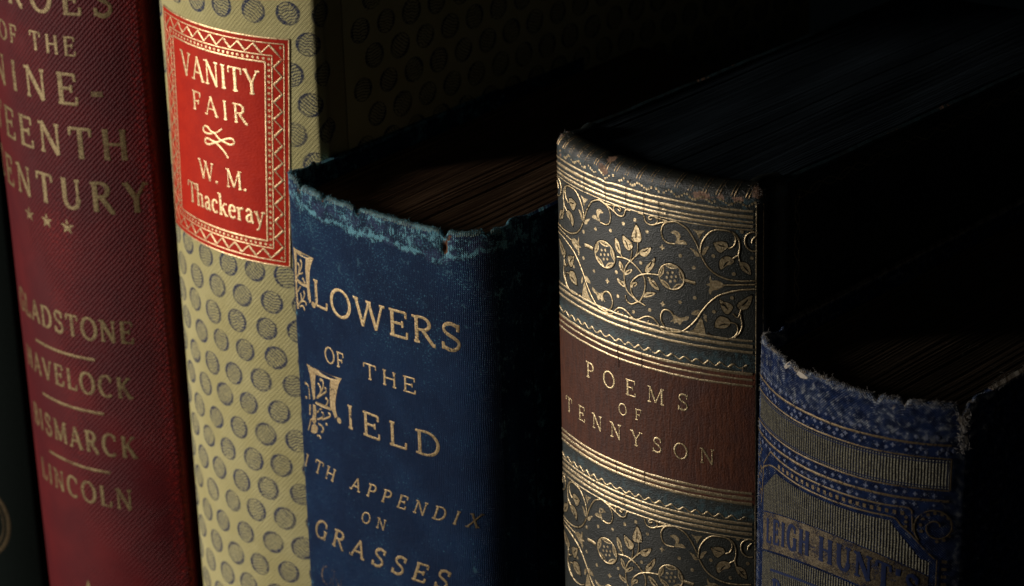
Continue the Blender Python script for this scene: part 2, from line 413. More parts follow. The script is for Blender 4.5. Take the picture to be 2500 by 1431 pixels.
REF = Vector((0.34995, -0.42990, 0.38105))   # the left-hand books stand a little farther off from here than first laid out
class Book:
    def __init__(s, name, label, x0, y0, yaw, lean, pitch, T, th, top, depth, rc=0.7, rs=2.0, joint=6.5, seed=1, dent=0.12, topf=None, away=1.0, round_right=False, pit=None):
        s.pit = pit
        s.T, s.th, s.top, s.depth, s.rc, s.seed, s.dent_a = T, th, top, depth, rc, seed, dent
        s.z0 = top - rc; s.topf = topf
        R = T / 2 / math.sin(th); s.U = R * th
        # heading angle along the profile, then integrate
        ls = rs * (math.pi / 2 - th); s.Ush = s.U + ls; s.Umax = s.Ush + joint
        uu = np.arange(0, s.Umax + 0.05, 0.05)
        phi = np.where(uu <= s.U, uu / R, np.minimum(math.pi / 2, th + (uu - s.U) / rs))
        k = np.clip((uu - s.Ush) / joint, 0, 1)
        groove = np.where(uu > s.Ush, 0.55 * np.sin(2 * math.pi * k) , 0)
        half = []
        for side in (-1, 1):
            ph = phi
            if side > 0 and round_right:        # the spine falls away early on its right side
                ph = np.minimum(math.pi / 2, phi + 0.55 * sm(uu, 14.5, s.U))
            ph = ph + groove
            x = np.concatenate([[0], np.cumsum(np.cos(ph[:-1]) * 0.05)]); y = np.concatenate([[0], np.cumsum(np.sin(ph[:-1]) * 0.05)])
            half.append((x, y - R * (1 - math.cos(th)), ph))   # arc ends lie on local y = 0
        (xl, yl, pl), (xr, yr, pr) = half
        s.tab = (np.concatenate([-uu[:0:-1], uu]), np.concatenate([-xl[:0:-1], xr]), np.concatenate([yl[:0:-1], yr]), np.concatenate([-pl[:0:-1], pr]))
        s.bx = {-1: xl[-1], 1: xr[-1]}; s.by = {-1: yl[-1], 1: yr[-1]}
        M = Matrix.Rotation(yaw, 4, 'Z') @ Matrix.Rotation(lean, 4, 'Y') @ Matrix.Rotation(pitch, 4, 'X')
        s.M = Matrix.Translation((x0 * MM, y0 * MM, SHELF)) @ M @ Matrix.Translation((0, 0, -SHELF))
        s.M = Matrix.Translation(REF) @ Matrix.Scale(away, 4) @ Matrix.Translation(-REF) @ s.M
        s.zb = -s.M.translation.z / away * 1000 + 0.4
        s.M = s.M @ Matrix.Translation((0, 0, s.zb * MM)); s.zs = SHELF * 1000 - s.zb
        o = bpy.data.objects.new(name, None); scene.collection.objects.link(o)
        o.empty_display_size = 0.02
        o.matrix_world = s.M
        o['label'] = label; o['category'] = 'book'; o['group'] = 'old books in a row'
        s.root = o
    def surf(s, u, v, h):
        u = np.asarray(u, float); v = np.asarray(v, float); h = np.asarray(h, float)
        h = h + s.dent_a * wob(u / 7.0, v / 9.0, s.seed) * (np.abs(u) < s.U + 1)
        if s.pit is not None: h = h + s.pit(u, v)
        tu, tx, ty, tp = s.tab
        x, y, p = np.interp(u, tu, tx), np.interp(u, tu, ty), np.interp(u, tu, tp)
        nx, ny = np.sin(p), -np.cos(p)
        a = np.clip((v - s.z0) / s.rc, 0, math.pi)
        over = np.maximum(0, v - s.z0 - math.pi * s.rc)
        d = -s.rc * (1 - np.cos(a)) + h * np.cos(a)
        z = np.minimum(v, s.z0) + s.rc * np.sin(a) + h * np.sin(a) - over
        if s.topf is not None: z = z + s.topf(u) * sm(v, s.z0 - 7, s.z0)
        return np.stack([x + nx * d, y + ny * d, z + s.zs], -1) * MM
    def board_surf(s, side):
        def f(u, v, h):                          # u = mm behind the joint, v = height
            u = np.asarray(u, float); v = np.asarray(v, float)
            return np.stack([side * (s.bx[side] + 0.35 + np.asarray(h, float)), s.by[side] + u, v + s.zs], -1) * MM
        return f
    def spine(s, mat, attrs, inside=7.0, vstep=0.8):
        us = np.concatenate([np.arange(-s.Umax, -s.U, 0.4), np.arange(-s.U, s.U, 0.42), np.arange(s.U, s.Umax + 0.2, 0.4)])
        vs = np.concatenate([np.arange(-s.zs, s.z0 - 8, 1.6 if vstep > 0.9 else vstep), np.arange(s.z0 - 8, s.z0, 0.25),
                             np.linspace(s.z0, s.z0 + math.pi * s.rc, 12), s.z0 + math.pi * s.rc + np.linspace(0.4, inside, 6)])
        return grid_patch('spine', us, vs, s.surf, mat, s.root, 0.0, attrs)
    def boards(s, mat, top, thick=2.6, attrs=None, names=('left_cover_board', 'right_cover_board')):
        out = []
        for side in (-1, 1):
            bm = bmesh.new()
            y0, y1 = s.by[side] - 1.0, s.depth + 3
            x1 = s.bx[side] + 0.35; x0 = x1 - thick
            bmesh.ops.create_cube(bm, size=1.0)
            for q in bm.verts:
                q.co = Vector((side * (x0 if q.co.x * side < 0 else x1), y0 if q.co.y < 0 else y1, 0.3 if q.co.z < 0 else top + s.zs))
            bmesh.ops.bevel(bm, geom=list(bm.edges), offset=0.75, segments=3, affect='EDGES')
            # cut into slices so that the edge can wander a little
            for i in range(1, 40):
                bmesh.ops.bisect_plane(bm, geom=bm.verts[:] + bm.edges[:] + bm.faces[:], plane_co=(0, y0 + (y1 - y0) * i / 40, 0), plane_no=(0, 1, 0))
            for q in bm.verts:
                if q.co.z > top + s.zs - 3: q.co.z += 0.16 * float(wob(q.co.y / 3.0, side * 3.0, s.seed + 5))
            bm.normal_update()
            V = [tuple(q.co * MM) for q in bm.verts]; bm.verts.index_update()
            UV = [(q.co.y + 40 + (q.co.x if abs(q.co.x) < x1 - 0.3 else 0), q.co.z - s.zs) for q in bm.verts]
            F = [tuple(q.index for q in f.verts) for f in bm.faces]
            at = {k: f(np.array([q[0] for q in UV]), np.array([q[1] for q in UV])) for k, f in (attrs or {}).items()}
            bm.free()
            out.append(link('cover_board', V, F, mat, s.root, UV, at, smooth=False))
        return out
    def pages(s, mat, top, n=150, inset=2.6, rough=0.16, back=2.5, seed=3):
        r = np.random.default_rng(seed)
        xl, xw = -s.bx[-1] + inset, s.bx[1] - inset; xs = np.linspace(xl, xw, n + 1)
        tu, tx, ty, tp = s.tab
        V, F, UV = [], [], []
        sel = np.abs(tu) <= s.U
        heights = r.normal(0, rough, n) + 0.25 * np.sin(np.linspace(0, 9, n) + seed)
        gaps = r.random(n) < 0.03; heights[gaps] -= r.uniform(0.15, 0.5, gaps.sum())
        ny = 9
        for i in range(n):
            z = top + heights[i] + s.zs; xa, xb = xs[i], xs[i + 1]
            xm = (xa + xb) / 2
            yf = np.interp(np.clip(xm, tx[sel][0], tx[sel][-1]), tx[sel], ty[sel]) + 2 * s.rc + back + r.normal(0, 0.1)
            ys = np.linspace(yf, s.depth - 2, ny); base = len(V)
            for j, y in enumerate(ys):
                zz = z + 0.12 * math.sin(y * 0.11 + i * 0.05)
                for x, q in ((xa, 3.0), (xa, z - zz + 0), (xb, 0.0), (xb, 3.0)):
                    V.append((x * MM, y * MM, (zz - (6.0 if q == 3.0 else 0)) * MM)); UV.append((x + (i * 7.3) % 50 * 0, y))
            for j in range(ny - 1):
                for q in range(3):
                    a = base + j * 4 + q; F.append((a + 1, a, a + 4, a + 5))
            F.append((base, base + 1, base + 2, base + 3))
        # the solid body of the block under the uneven edges
        yb = float(np.max(ty[sel])) + 2 * s.rc + back + 1.0
        zt = top - 2.5 + s.zs; b = len(V)
        for z in (1.5, zt):
            for x, y in ((xl, yb), (xw, yb), (xw, s.depth - 2), (xl, s.depth - 2)):
                V.append((x * MM, y * MM, z * MM)); UV.append((x, y))
        F += [(b, b + 3, b + 2, b + 1), (b + 4, b + 5, b + 6, b + 7), (b, b + 1, b + 5, b + 4), (b + 1, b + 2, b + 6, b + 5), (b + 2, b + 3, b + 7, b + 6), (b + 3, b, b + 4, b + 7)]
        return link('page_block', V, F, mat, s.root, UV, smooth=False)
    def rule(s, name, v, u0, u1, w, mat, h=0.03, crown=0.07, fn=None):
        us = np.arange(u0, u1, 0.5)
        vv = np.full(len(us), float(v)) if fn is None else v + fn(us)
        vv = vv + 0.03 * np.sin(us * 0.4 + v) + 0.015 * np.sin(us * 2.1 + 3 * v)
        ww = w * (1 + 0.08 * np.sin(us * 1.3 + v * 2))
        return ribbons(name, [(ww, np.stack([us, vv], 1))], s.surf, mat, s.root, h, crown)

# ------------------------------------------------------------------ a roman stroke alphabet (unit = cap height)
def arc(cx, cy, rx, ry, a0, a1, n=14):
    t = np.radians(np.linspace(a0, a1, n)); return [(cx + rx * math.cos(a), cy + ry * math.sin(a)) for a in t]
GL = {}
def gl(ch, w, strokes, serifs=()): GL[ch] = (w, strokes, serifs)
gl('A', .80, [('t', [(.08, 0), (.40, 1)]), ('T', [(.38, 1), (.72, 0)]), ('t', [(.20, .34), (.60, .34)])], [(.08, 0), (.72, 0)])
gl('B', .66, [('T', [(.14, 0), (.14, 1)]), ('m', [(.14, .97), (.33, .97)] + arc(.33, .75, .20, .22, 85, -85) + [(.14, .53)]), ('m', [(.33, .53)] + arc(.35, .28, .24, .25, 85, -85) + [(.14, .03)])], [(.10, 0), (.10, 1)])
gl('C', .78, [('m', arc(.43, .5, .35, .5, 48, 312, 26)), ('t', [(.68, .96), (.68, .70)])])
gl('D', .80, [('T', [(.14, 0), (.14, 1)]), ('m', [(.14, .97), (.34, .97)] + arc(.34, .5, .38, .47, 85, -85, 20) + [(.14, .03)])], [(.10, 0), (.10, 1)])
gl('E', .68, [('T', [(.15, 0), (.15, 1)]), ('t', [(.05, .97), (.60, .97)]), ('t', [(.15, .52), (.48, .52)]), ('t', [(.05, .03), (.62, .03)]), ('t', [(.60, .99), (.60, .76)]), ('t', [(.48, .64), (.48, .40)]), ('t', [(.62, .01), (.63, .26)])])
gl('F', .64, [('T', [(.15, 0), (.15, 1)]), ('t', [(.05, .97), (.58, .97)]), ('t', [(.15, .50), (.46, .50)]), ('t', [(.58, .99), (.58, .74)]), ('t', [(.46, .62), (.46, .38)])], [(.15, 0)])
gl('G', .82, [('m', arc(.43, .5, .35, .5, 48, 330, 26)), ('t', [(.68, .96), (.68, .70)]), ('T', [(.70, .02), (.70, .42)])], [(.70, .42)])
gl('H', .80, [('T', [(.15, 0), (.15, 1)]), ('T', [(.65, 0), (.65, 1)]), ('t', [(.15, .51), (.65, .51)])], [(.15, 0), (.15, 1), (.65, 0), (.65, 1)])
gl('I', .34, [('T', [(.17, 0), (.17, 1)])], [(.17, 0), (.17, 1)])
gl('K', .78, [('T', [(.15, 0), (.15, 1)]), ('t', [(.15, .42), (.62, 1)]), ('T', [(.30, .60), (.68, 0)])], [(.15, 0), (.15, 1), (.62, 1), (.70, 0)])
gl('L', .64, [('T', [(.15, 0), (.15, 1)]), ('t', [(.05, .03), (.60, .03)]), ('t', [(.59, .01), (.61, .28)])], [(.15, 1)])
gl('M', .96, [('t', [(.12, 0), (.14, 1)]), ('T', [(.14, 1), (.48, .06)]), ('t', [(.48, .06), (.82, 1)]), ('T', [(.82, 1), (.84, 0)])], [(.12, 0), (.84, 0), (.10, 1), (.86, 1)])
gl('N', .84, [('t', [(.14, 0), (.14, 1)]), ('T', [(.13, 1), (.70, 0)]), ('t', [(.70, 0), (.70, 1)])], [(.14, 0), (.09, 1), (.70, 1)])
gl('O', .86, [('m', arc(.43, .5, .37, .5, 0, 360, 34))])
gl('P', .64, [('T', [(.15, 0), (.15, 1)]), ('m', [(.15, .97), (.33, .97)] + arc(.33, .72, .24, .25, 85, -85) + [(.15, .47)])], [(.15, 0), (.10, 1)])
gl('R', .76, [('T', [(.15, 0), (.15, 1)]), ('m', [(.15, .97), (.33, .97)] + arc(.33, .74, .23, .23, 85, -85) + [(.15, .50)]), ('T', [(.34, .50), (.66, .02), (.74, .02)])], [(.15, 0), (.10, 1)])
gl('S', .68, [('s', [(.55, .74), (.53, .90), (.35, .985), (.18, .91), (.13, .76), (.20, .62), (.36, .52), (.53, .40), (.58, .25), (.51, .09), (.33, .015), (.14, .10), (.11, .26)]), ('t', [(.56, .72), (.57, .99)]), ('t', [(.10, .28), (.10, .01)])])
gl('T', .74, [('T', [(.37, 0), (.37, 1)]), ('t', [(.05, .97), (.69, .97)]), ('t', [(.05, .99), (.05, .74)]), ('t', [(.69, .99), (.69, .74)])], [(.37, 0)])
gl('U', .78, [('T', [(.15, 1), (.15, .34)]), ('m', [(.15, .36)] + arc(.39, .30, .24, .29, 180, 360) + [(.63, .36)]), ('t', [(.63, .30), (.63, 1)])], [(.15, 1), (.63, 1)])
gl('V', .78, [('T', [(.08, 1), (.40, 0)]), ('t', [(.38, 0), (.70, 1)])], [(.08, 1), (.70, 1)])
gl('W', 1.12, [('T', [(.07, 1), (.33, 0)]), ('t', [(.32, 0), (.57, .98)]), ('T', [(.55, .98), (.81, 0)]), ('t', [(.80, 0), (1.04, 1)])], [(.07, 1), (.55, 1), (1.04, 1)])
gl('X', .78, [('T', [(.10, 1), (.68, 0)]), ('t', [(.66, 1), (.10, 0)])], [(.10, 1), (.66, 1), (.10, 0), (.68, 0)])
gl('Y', .76, [('T', [(.08, 1), (.38, .45)]), ('t', [(.38, .45), (.68, 1)]), ('T', [(.38, 0), (.38, .47)])], [(.08, 1), (.68, 1), (.38, 0)])
gl("'", .22, [('T', [(.12, 1), (.09, .72)])])
gl('-', .44, [('T', [(.06, .40), (.38, .40)])])
gl('.', .26, [('T', [(.06, .06), (.18, .06)])])
gl(' ', .42, [])
gl('h', .58, [('T', [(.12, 0), (.12, 1.05)]), ('m', [(.12, .45), (.22, .59), (.34, .62), (.43, .52), (.44, .40)]), ('T', [(.44, .42), (.44, 0)])], [(.12, 0), (.44, 0), (.08, 1.04)])
gl('a', .50, [('m', [(.09, .50), (.16, .61), (.28, .62), (.36, .52)]), ('T', [(.36, .54), (.36, .06), (.45, .02)]), ('m', [(.36, .38), (.20, .34), (.09, .22), (.10, .07), (.20, .01), (.36, .14)])])
gl('c', .48, [('m', [(.40, .50), (.34, .60), (.24, .63), (.12, .53), (.07, .32), (.12, .10), (.25, .01), (.42, .12)])])
gl('k', .58, [('T', [(.12, 0), (.12, 1.05)]), ('t', [(.12, .26), (.42, .61)]), ('T', [(.22, .38), (.48, 0)])], [(.12, 0), (.48, 0), (.44, .61), (.08, 1.04)])
gl('e', .50, [('t', [(.09, .36), (.42, .36)]), ('m', [(.42, .36), (.38, .56), (.25, .63), (.12, .53), (.07, .32), (.12, .10), (.26, .01), (.42, .12)])])
gl('r', .44, [('T', [(.12, 0), (.12, .62)]), ('m', [(.12, .42), (.20, .56), (.30, .62), (.38, .56)])], [(.12, 0), (.08, .61)])
gl('y', .56, [('T', [(.08, .62), (.28, .02)]), ('t', [(.48, .62), (.28, .02), (.20, -.22), (.08, -.28)])], [(.08, .61), (.48, .61)])

def lettering(text, u0, u1, v, cap, thick, thin, serif=0.11, slant=0.0, sx=1.0, base=None, jitter=0.0):
    """strokes (mm) of a line of capitals filling u0..u1 with its foot at height v"""
    total = sum(GL[c][0] for c in text) * cap * sx
    gap = (u1 - u0 - total) / max(1, len(text) - 1); x = u0; out = []
    for c in text:
        w, strokes, serifs = GL[c]
        jz = random.uniform(-1, 1) * jitter
        def put(P):
            P = np.asarray(P, float)
            return np.stack([x + P[:, 0] * cap * sx + P[:, 1] * cap * slant, v + jz + P[:, 1] * cap], 1)
        lift = (lambda Q: np.stack([Q[:, 0], Q[:, 1] + base(Q[:, 0])], 1)) if base else (lambda Q: Q)
        for kind, P in strokes:
            Q = put(P)
            Q = catmull(Q, step=0.3) if kind in 'ms' and len(P) > 3 else straight(Q, 0.5)
            if kind == 'T': wd = thick
            elif kind == 't': wd = thin
            else:
                d = np.gradient(Q, axis=0); d /= np.linalg.norm(d, axis=1, keepdims=True) + 1e-9
                vert = np.abs(d[:, 1]) if kind == 'm' else np.clip(d[:, 0] * np.sign(d[:, 0]) * 0.9, 0.3, 1)
                wd = thin + (thick - thin) * vert
                wd = wd * cap
                out.append((wd, lift(Q))); continue
            out.append((np.full(len(Q), wd * cap), lift(Q)))
        for sx_, sy_ in serifs:
            yy = sy_ + (thin * 0.5 if sy_ < 0.5 else -thin * 0.5)
            out.append((thin * cap, lift(straight(put([(sx_ - serif / sx, yy), (sx_ + serif / sx, yy)]), 0.5))))
        x += w * cap * sx + gap
    return out

def ball(cu, cv, r, n=12): return [(cu + r * math.cos(2 * math.pi * i / n), cv + r * math.sin(2 * math.pi * i / n)) for i in range(n)]
def star(cu, cv, r, k=5, inner=0.42, a0=math.pi / 2):
    return [(cu + (r if i % 2 == 0 else r * inner) * math.cos(a0 + math.pi * i / k), cv + (r if i % 2 == 0 else r * inner) * math.sin(a0 + math.pi * i / k)) for i in range(2 * k)]
def zero(u, v): return np.zeros(len(u))
def blob(u, v, *spots):
    s = np.zeros(len(u))
    for (a, b, ra, rb, amp) in spots: s = np.maximum(s, amp * np.exp(-((u - a) / ra) ** 2 - ((v - b) / rb) ** 2))
    return s
# ------------------------------------------------------------------ traced ornaments: millimetres on the spine (across, height)
ORN = {}
ORN['stemR'] = [(0.32,[(3.93,28.74),(5.49,29.46),(6.89,29.92),(8.52,30.34),(9.74,29.98),(10.94,29.38),(11.89,28.27),(12.71,27.01),(13.29,25.72),(13.57,24.95)]),(0.3,[(8.52,30.27),(6.89,29.87),(6.0,29.05),(5.69,28.06),(5.86,26.94),(6.36,26.23),(7.24,25.93),(8.49,26.01)]),(0.3,[(13.57,24.95),(13.65,26.23),(14.0,27.44),(14.7,28.58),(15.62,29.51),(16.64,29.99),(17.89,30.07),(19.0,30.04),(20.0,29.46),(20.27,28.46),(19.9,27.27),(19.01,26.67)]),(0.28,[(19.45,30.02),(20.34,29.38),(20.89,28.29),(21.0,26.92),(20.78,25.52),(21.05,24.35)]),(0.28,[(19.68,24.83),(20.78,25.64)]),(0.28,[(24.27,30.14),(23.4,30.3),(22.31,29.69),(21.92,28.62),(22.21,27.38),(23.19,26.66),(24.17,26.74)]),(0.25,[(23.94,29.48),(23.29,28.85),(23.19,28.16)]),(0.32,[(13.64,24.73),(14.22,23.77),(14.92,22.72),(16.07,21.72),(17.43,21.09),(19.01,20.7),(21.24,20.67),(23.87,21.0)]),(0.28,[(18.11,19.55),(18.79,19.63),(21.24,19.95),(23.76,20.25)]),(0.32,[(23.76,19.37),(21.24,18.97),(19.01,18.26),(17.2,17.45),(15.83,16.33),(14.67,14.99),(13.73,13.67),(12.78,12.1),(11.34,10.43),(9.87,9.21),(8.63,8.8)]),(0.34,[(8.63,8.85),(7.12,8.85),(6.1,9.5),(5.46,10.67),(5.47,11.62),(5.99,12.56),(6.77,12.84),(7.65,12.55),(8.15,11.83)]),(0.26,[(19.69,14.26),(20.69,13.55),(21.25,15.13)]),(0.26,[(19.24,12.45),(20.36,12.23),(20.7,11.09),(20.14,9.86),(18.79,9.11),(17.2,9.01),(15.82,9.29),(14.89,9.85)]),(0.26,[(21.2,14.89),(21.25,13.5),(21.48,12.12),(21.03,10.66),(20.03,9.49)]),(0.3,[(0.57,30.37),(1.81,30.25),(2.07,29.38),(2.6,28.8),(3.66,28.69),(4.72,29.25),(4.85,29.98),(4.21,30.42),(3.42,30.37),(2.88,29.91),(3.2,29.58),(3.73,29.86)]),(0.26,[(4.21,30.42),(5.5,30.22),(6.9,30.15)]),(0.32,[(-0.98,9.11),(0.45,9.48),(1.58,10.23),(2.68,10.62),(3.75,10.52),(4.67,9.78),(5.45,8.89),(6.35,8.49),(8.63,8.8)]),(0.26,[(2.8,9.94),(2.53,9.28),(3.06,9.05),(3.53,9.47)])]
ORN['stemL'] = [(0.32,[(-1.27,9.08),(-2.43,9.67),(-3.32,10.39),(-4.54,10.64),(-5.79,10.76),(-6.45,10.09),(-7.77,9.58),(-9.47,9.54),(-10.88,9.83),(-12.34,10.33),(-13.46,11.17),(-14.22,12.13),(-14.79,12.9)]),(0.3,[(-6.77,10.12),(-6.26,11.47),(-6.56,12.57),(-7.53,13.25),(-9.04,13.27),(-10.45,12.65)])]
ORN['sprig'] = [(0.32,[(-4.68,20.47),(-2.86,20.71),(-1.4,20.5),(0.02,19.79),(1.13,18.88),(1.81,18.1),(2.07,16.98),(1.91,15.53),(1.49,14.37),(0.5,12.94),(-0.77,13.56),(-2.07,14.29),(-2.73,15.54),(-2.92,16.92),(-2.84,18.12),(-2.29,19.45),(-1.4,20.5)]),(0.3,[(-2.67,13.54),(-2.39,12.55),(-1.22,12.09),(0.5,12.94),(2.02,12.6)]),(0.3,[(0.5,12.94),(-0.63,13.72),(-1.19,14.52),(-1.32,15.91),(-0.73,17.01),(0.56,18.16),(1.95,18.79),(3.3,19.11),(5.02,19.3)]),(0.26,[(-1.4,20.5),(-1.09,21.63),(-0.96,22.72)]),(0.26,[(-1.11,20.69),(-0.09,21.88),(0.4,23.17),(0.42,24.7)]),(0.26,[(-0.09,21.76),(0.84,22.69)]),(0.26,[(-3.16,20.63),(-3.81,21.29)]),(0.7,[(-13.99,20.06),(-12.83,20.19),(-11.43,20.07)]),(0.6,[(10.46,19.32),(11.61,19.22),(12.61,19.1)])]
ORN['leaves'] = [[(-5.15,23.99),(-4.32,23.63),(-3.88,22.56),(-3.75,21.3),(-4.66,21.65),(-5.17,22.69)],[(-3.15,25.06),(-2.21,24.76),(-1.06,24.22),(-0.84,23.34),(-1.66,22.55),(-2.53,22.91),(-3.17,23.93)],[(0.07,27.95),(0.81,27.12),(1.21,25.93),(1.06,24.96),(-0.06,24.58),(-0.91,24.73),(-0.98,25.65),(-0.45,26.94)],[(0.76,22.67),(1.46,23.54),(3.35,24.27),(3.08,23.32),(2.26,22.32),(1.3,22.21)],[(-4.08,19.92),(-3.33,19.41),(-3.05,18.3),(-2.96,17.73),(-3.8,18.22),(-4.24,19.17)],[(-2.85,17.41),(-2.45,18.34),(-0.98,19.07),(-1.14,18.44),(-2.02,17.74)],[(-4.75,16.3),(-3.83,16.08),(-2.78,16.0),(-2.65,15.09),(-3.7,15.17),(-4.46,15.55)],[(-1.18,15.24),(-1.02,16.34),(0.12,16.8),(0.12,16.16),(-0.6,15.74)],[(2.09,19.23),(2.24,20.32),(3.33,21.5),(4.21,22.45),(4.12,21.21),(3.31,19.86),(2.63,19.12)],[(2.62,18.41),(3.69,18.18),(4.48,17.53),(5.12,16.38),(4.07,16.5),(3.15,17.24)],[(1.49,14.25),(1.91,15.06),(3.0,15.55),(4.33,15.62),(3.53,14.85),(2.44,14.36)]]
ORN['leavesR'] = [[(16.07,27.39),(16.76,27.71),(17.66,27.93),(18.56,27.7),(18.78,26.92),(18.22,26.39),(17.43,25.72),(16.75,26.09),(16.41,26.74)],[(17.21,23.96),(17.66,24.71),(18.56,25.16),(19.45,25.03),(19.9,24.39),(19.46,23.76),(18.56,23.43),(17.55,22.5),(17.21,23.26)],[(21.01,24.39),(22.11,24.27),(22.77,23.63),(22.99,22.15),(22.11,22.42),(21.45,22.82),(21.01,23.7)],[(17.2,16.64),(17.89,16.38),(19.01,16.17),(19.69,15.55),(19.24,14.44),(18.56,14.01),(17.77,14.73)],[(20.58,16.11),(21.46,17.02),(23.22,18.12),(23.01,16.7),(22.35,15.48),(21.47,15.16),(20.8,15.32)],[(16.28,11.12),(16.63,12.58),(17.43,13.39),(18.79,13.1),(19.24,12.33),(18.79,11.57),(17.89,11.11),(16.74,11.07)]]
ORN['petals'] = [[(7.63,28.1),(8.5,28.61),(9.36,28.3),(9.65,27.61),(9.35,26.86),(10.01,27.07),(10.57,26.84),(10.97,26.34),(9.96,26.25),(8.61,26.12),(8.86,26.94),(8.75,27.61),(8.25,27.91)],[(11.52,25.78),(12.35,25.57),(13.06,25.1),(13.41,24.46),(12.7,24.35),(12.23,25.09)],[(15.27,26.58),(14.46,26.35),(14.0,25.59),(13.88,24.76),(14.46,25.08),(14.81,25.83)],[(12.13,29.46),(13.07,29.37),(14.35,29.56),(13.77,28.79),(13.3,27.8),(12.95,28.66)],[(15.49,21.06),(15.77,20.17),(16.75,20.3),(17.66,19.96),(18.11,19.55),(17.66,19.03),(16.63,18.43),(15.83,18.2),(15.48,17.33),(15.14,18.1),(15.42,18.95),(14.56,19.18),(15.42,19.65),(15.26,20.44)],[(8.15,12.18),(9.02,11.93),(9.88,11.93),(11.22,12.46),(10.98,11.67),(10.13,11.39),(9.38,10.37),(8.89,10.87),(8.26,10.43),(8.14,10.88),(7.38,10.61),(8.02,11.33)],[(13.61,12.59),(14.08,11.61),(14.42,9.07),(12.53,9.11),(10.85,9.04),(12.3,10.25),(13.13,11.69)],[(11.71,12.97),(12.55,13.9),(13.54,13.92),(13.07,13.04)],[(14.2,13.51),(14.71,13.12),(14.78,11.91),(14.2,12.57)]]
ORN['petalsL'] = [[(-10.64,12.43),(-9.77,11.86),(-8.39,11.91),(-8.74,11.21),(-9.79,10.72),(-10.3,11.45)],[(-12.46,12.86),(-10.98,13.16),(-10.27,12.71),(-11.37,12.2)]]
ORN['dots'] = [(-0.2,28.82),(-2.99,27.44),(-6.32,25.2),(-10.54,24.3),(-14.31,22.63),(2.58,27.17),(9.58,23.98),(1.09,20.8),(-4.89,17.45),(-14.47,17.33),(-17.93,14.51),(-11.17,15.78),(12.29,22.12),(-4.56,12.78),(-0.72,10.72),(3.01,12.01),(9.46,14.91),(12.44,16.27),(16.17,14.16),(19.57,17.28),(16.07,24.92),(19.9,21.92),(23.2,25.33),(21.33,30.17),(-4.56,9.51)]
ORN['stars'] = [(5.84,24.84),(-7.33,14.98),(5.88,13.83)]
ORN['roses'] = [[(-8.05,20.0),(-11.02,19.05),(-8.0,22.69)],[(7.75,19.51),(4.99,18.87),(7.77,22.08)]]
ORN['F2fill'] = [[(-23.51,-15.84),(-21.97,-15.99),(-20.67,-15.95),(-20.45,-17.1),(-20.84,-19.07),(-21.15,-22.75),(-21.84,-23.12),(-22.13,-21.44),(-22.19,-19.68),(-22.66,-17.52)],[(-20.67,-15.95),(-17.52,-15.64),(-14.72,-15.53),(-11.93,-15.21),(-12.34,-15.78),(-15.59,-16.66),(-18.03,-16.89),(-20.35,-17.13)],[(-15.59,-16.63),(-12.34,-15.78),(-12.98,-16.73),(-13.57,-18.28),(-14.03,-19.78),(-14.39,-21.54),(-14.3,-22.87),(-14.0,-24.14),(-14.73,-24.72),(-15.34,-23.62),(-16.06,-22.64),(-16.05,-20.45),(-15.91,-18.23)],[(-21.09,-23.2),(-19.36,-23.01),(-17.29,-22.92),(-15.67,-22.78),(-15.71,-23.34),(-17.54,-23.55),(-19.42,-23.72),(-21.02,-23.73)],[(-21.93,-24.12),(-21.05,-24.08),(-20.98,-25.71),(-21.15,-27.7),(-21.89,-28.66),(-22.71,-27.99),(-22.1,-26.11)],[(-22.8,-28.99),(-21.54,-28.39),(-20.7,-28.79),(-21.02,-30.01),(-22.18,-30.7),(-23.29,-30.69)],[(-23.3,-24.61),(-22.74,-24.55),(-23.06,-26.87),(-23.53,-27.04)]]
ORN['F2line'] = [(0.42,[(-20.35,-22.12),(-19.17,-20.69),(-18.99,-19.81),(-19.35,-19.11),(-19.87,-18.94)]),(0.42,[(-19.17,-20.69),(-18.22,-19.27),(-18.03,-18.12),(-18.4,-17.63),(-18.81,-17.63)]),(0.4,[(-20.47,-22.3),(-19.0,-21.18),(-17.68,-20.18),(-16.91,-19.44)]),(0.36,[(-17.36,-21.23),(-16.73,-21.5),(-17.03,-22.28),(-17.6,-23.02)]),(0.36,[(-20.64,-25.52),(-19.71,-24.57),(-18.92,-24.03)]),(0.42,[(-20.66,-27.04),(-19.21,-26.19),(-18.52,-25.47),(-18.58,-24.94),(-19.1,-24.91)]),(0.42,[(-19.02,-26.47),(-17.72,-25.74),(-16.44,-24.95),(-16.19,-24.32),(-16.79,-24.32)]),(0.45,[(-20.41,-27.92),(-19.57,-27.97),(-18.87,-28.41),(-19.14,-29.2),(-19.58,-29.42)]),(0.45,[(-21.09,-30.72),(-20.21,-30.55),(-19.93,-31.0)]),(0.3,[(-24.14,-20.23),(-23.29,-20.75),(-23.07,-22.05),(-23.08,-23.43)]),(0.35,[(-24.19,-30.61),(-23.49,-29.1),(-22.92,-27.79),(-21.69,-27.62)]),(0.5,[(-24.42,-23.22),(-24.24,-23.71)])]
ORN['F2ball'] = [(-13.47,-24.78),(-17.39,-19.13),(-17.26,-21.27),(-17.68,-27.03),(-24.2,-20.32),(-24.26,-23.44),(-18.82,-17.73)]
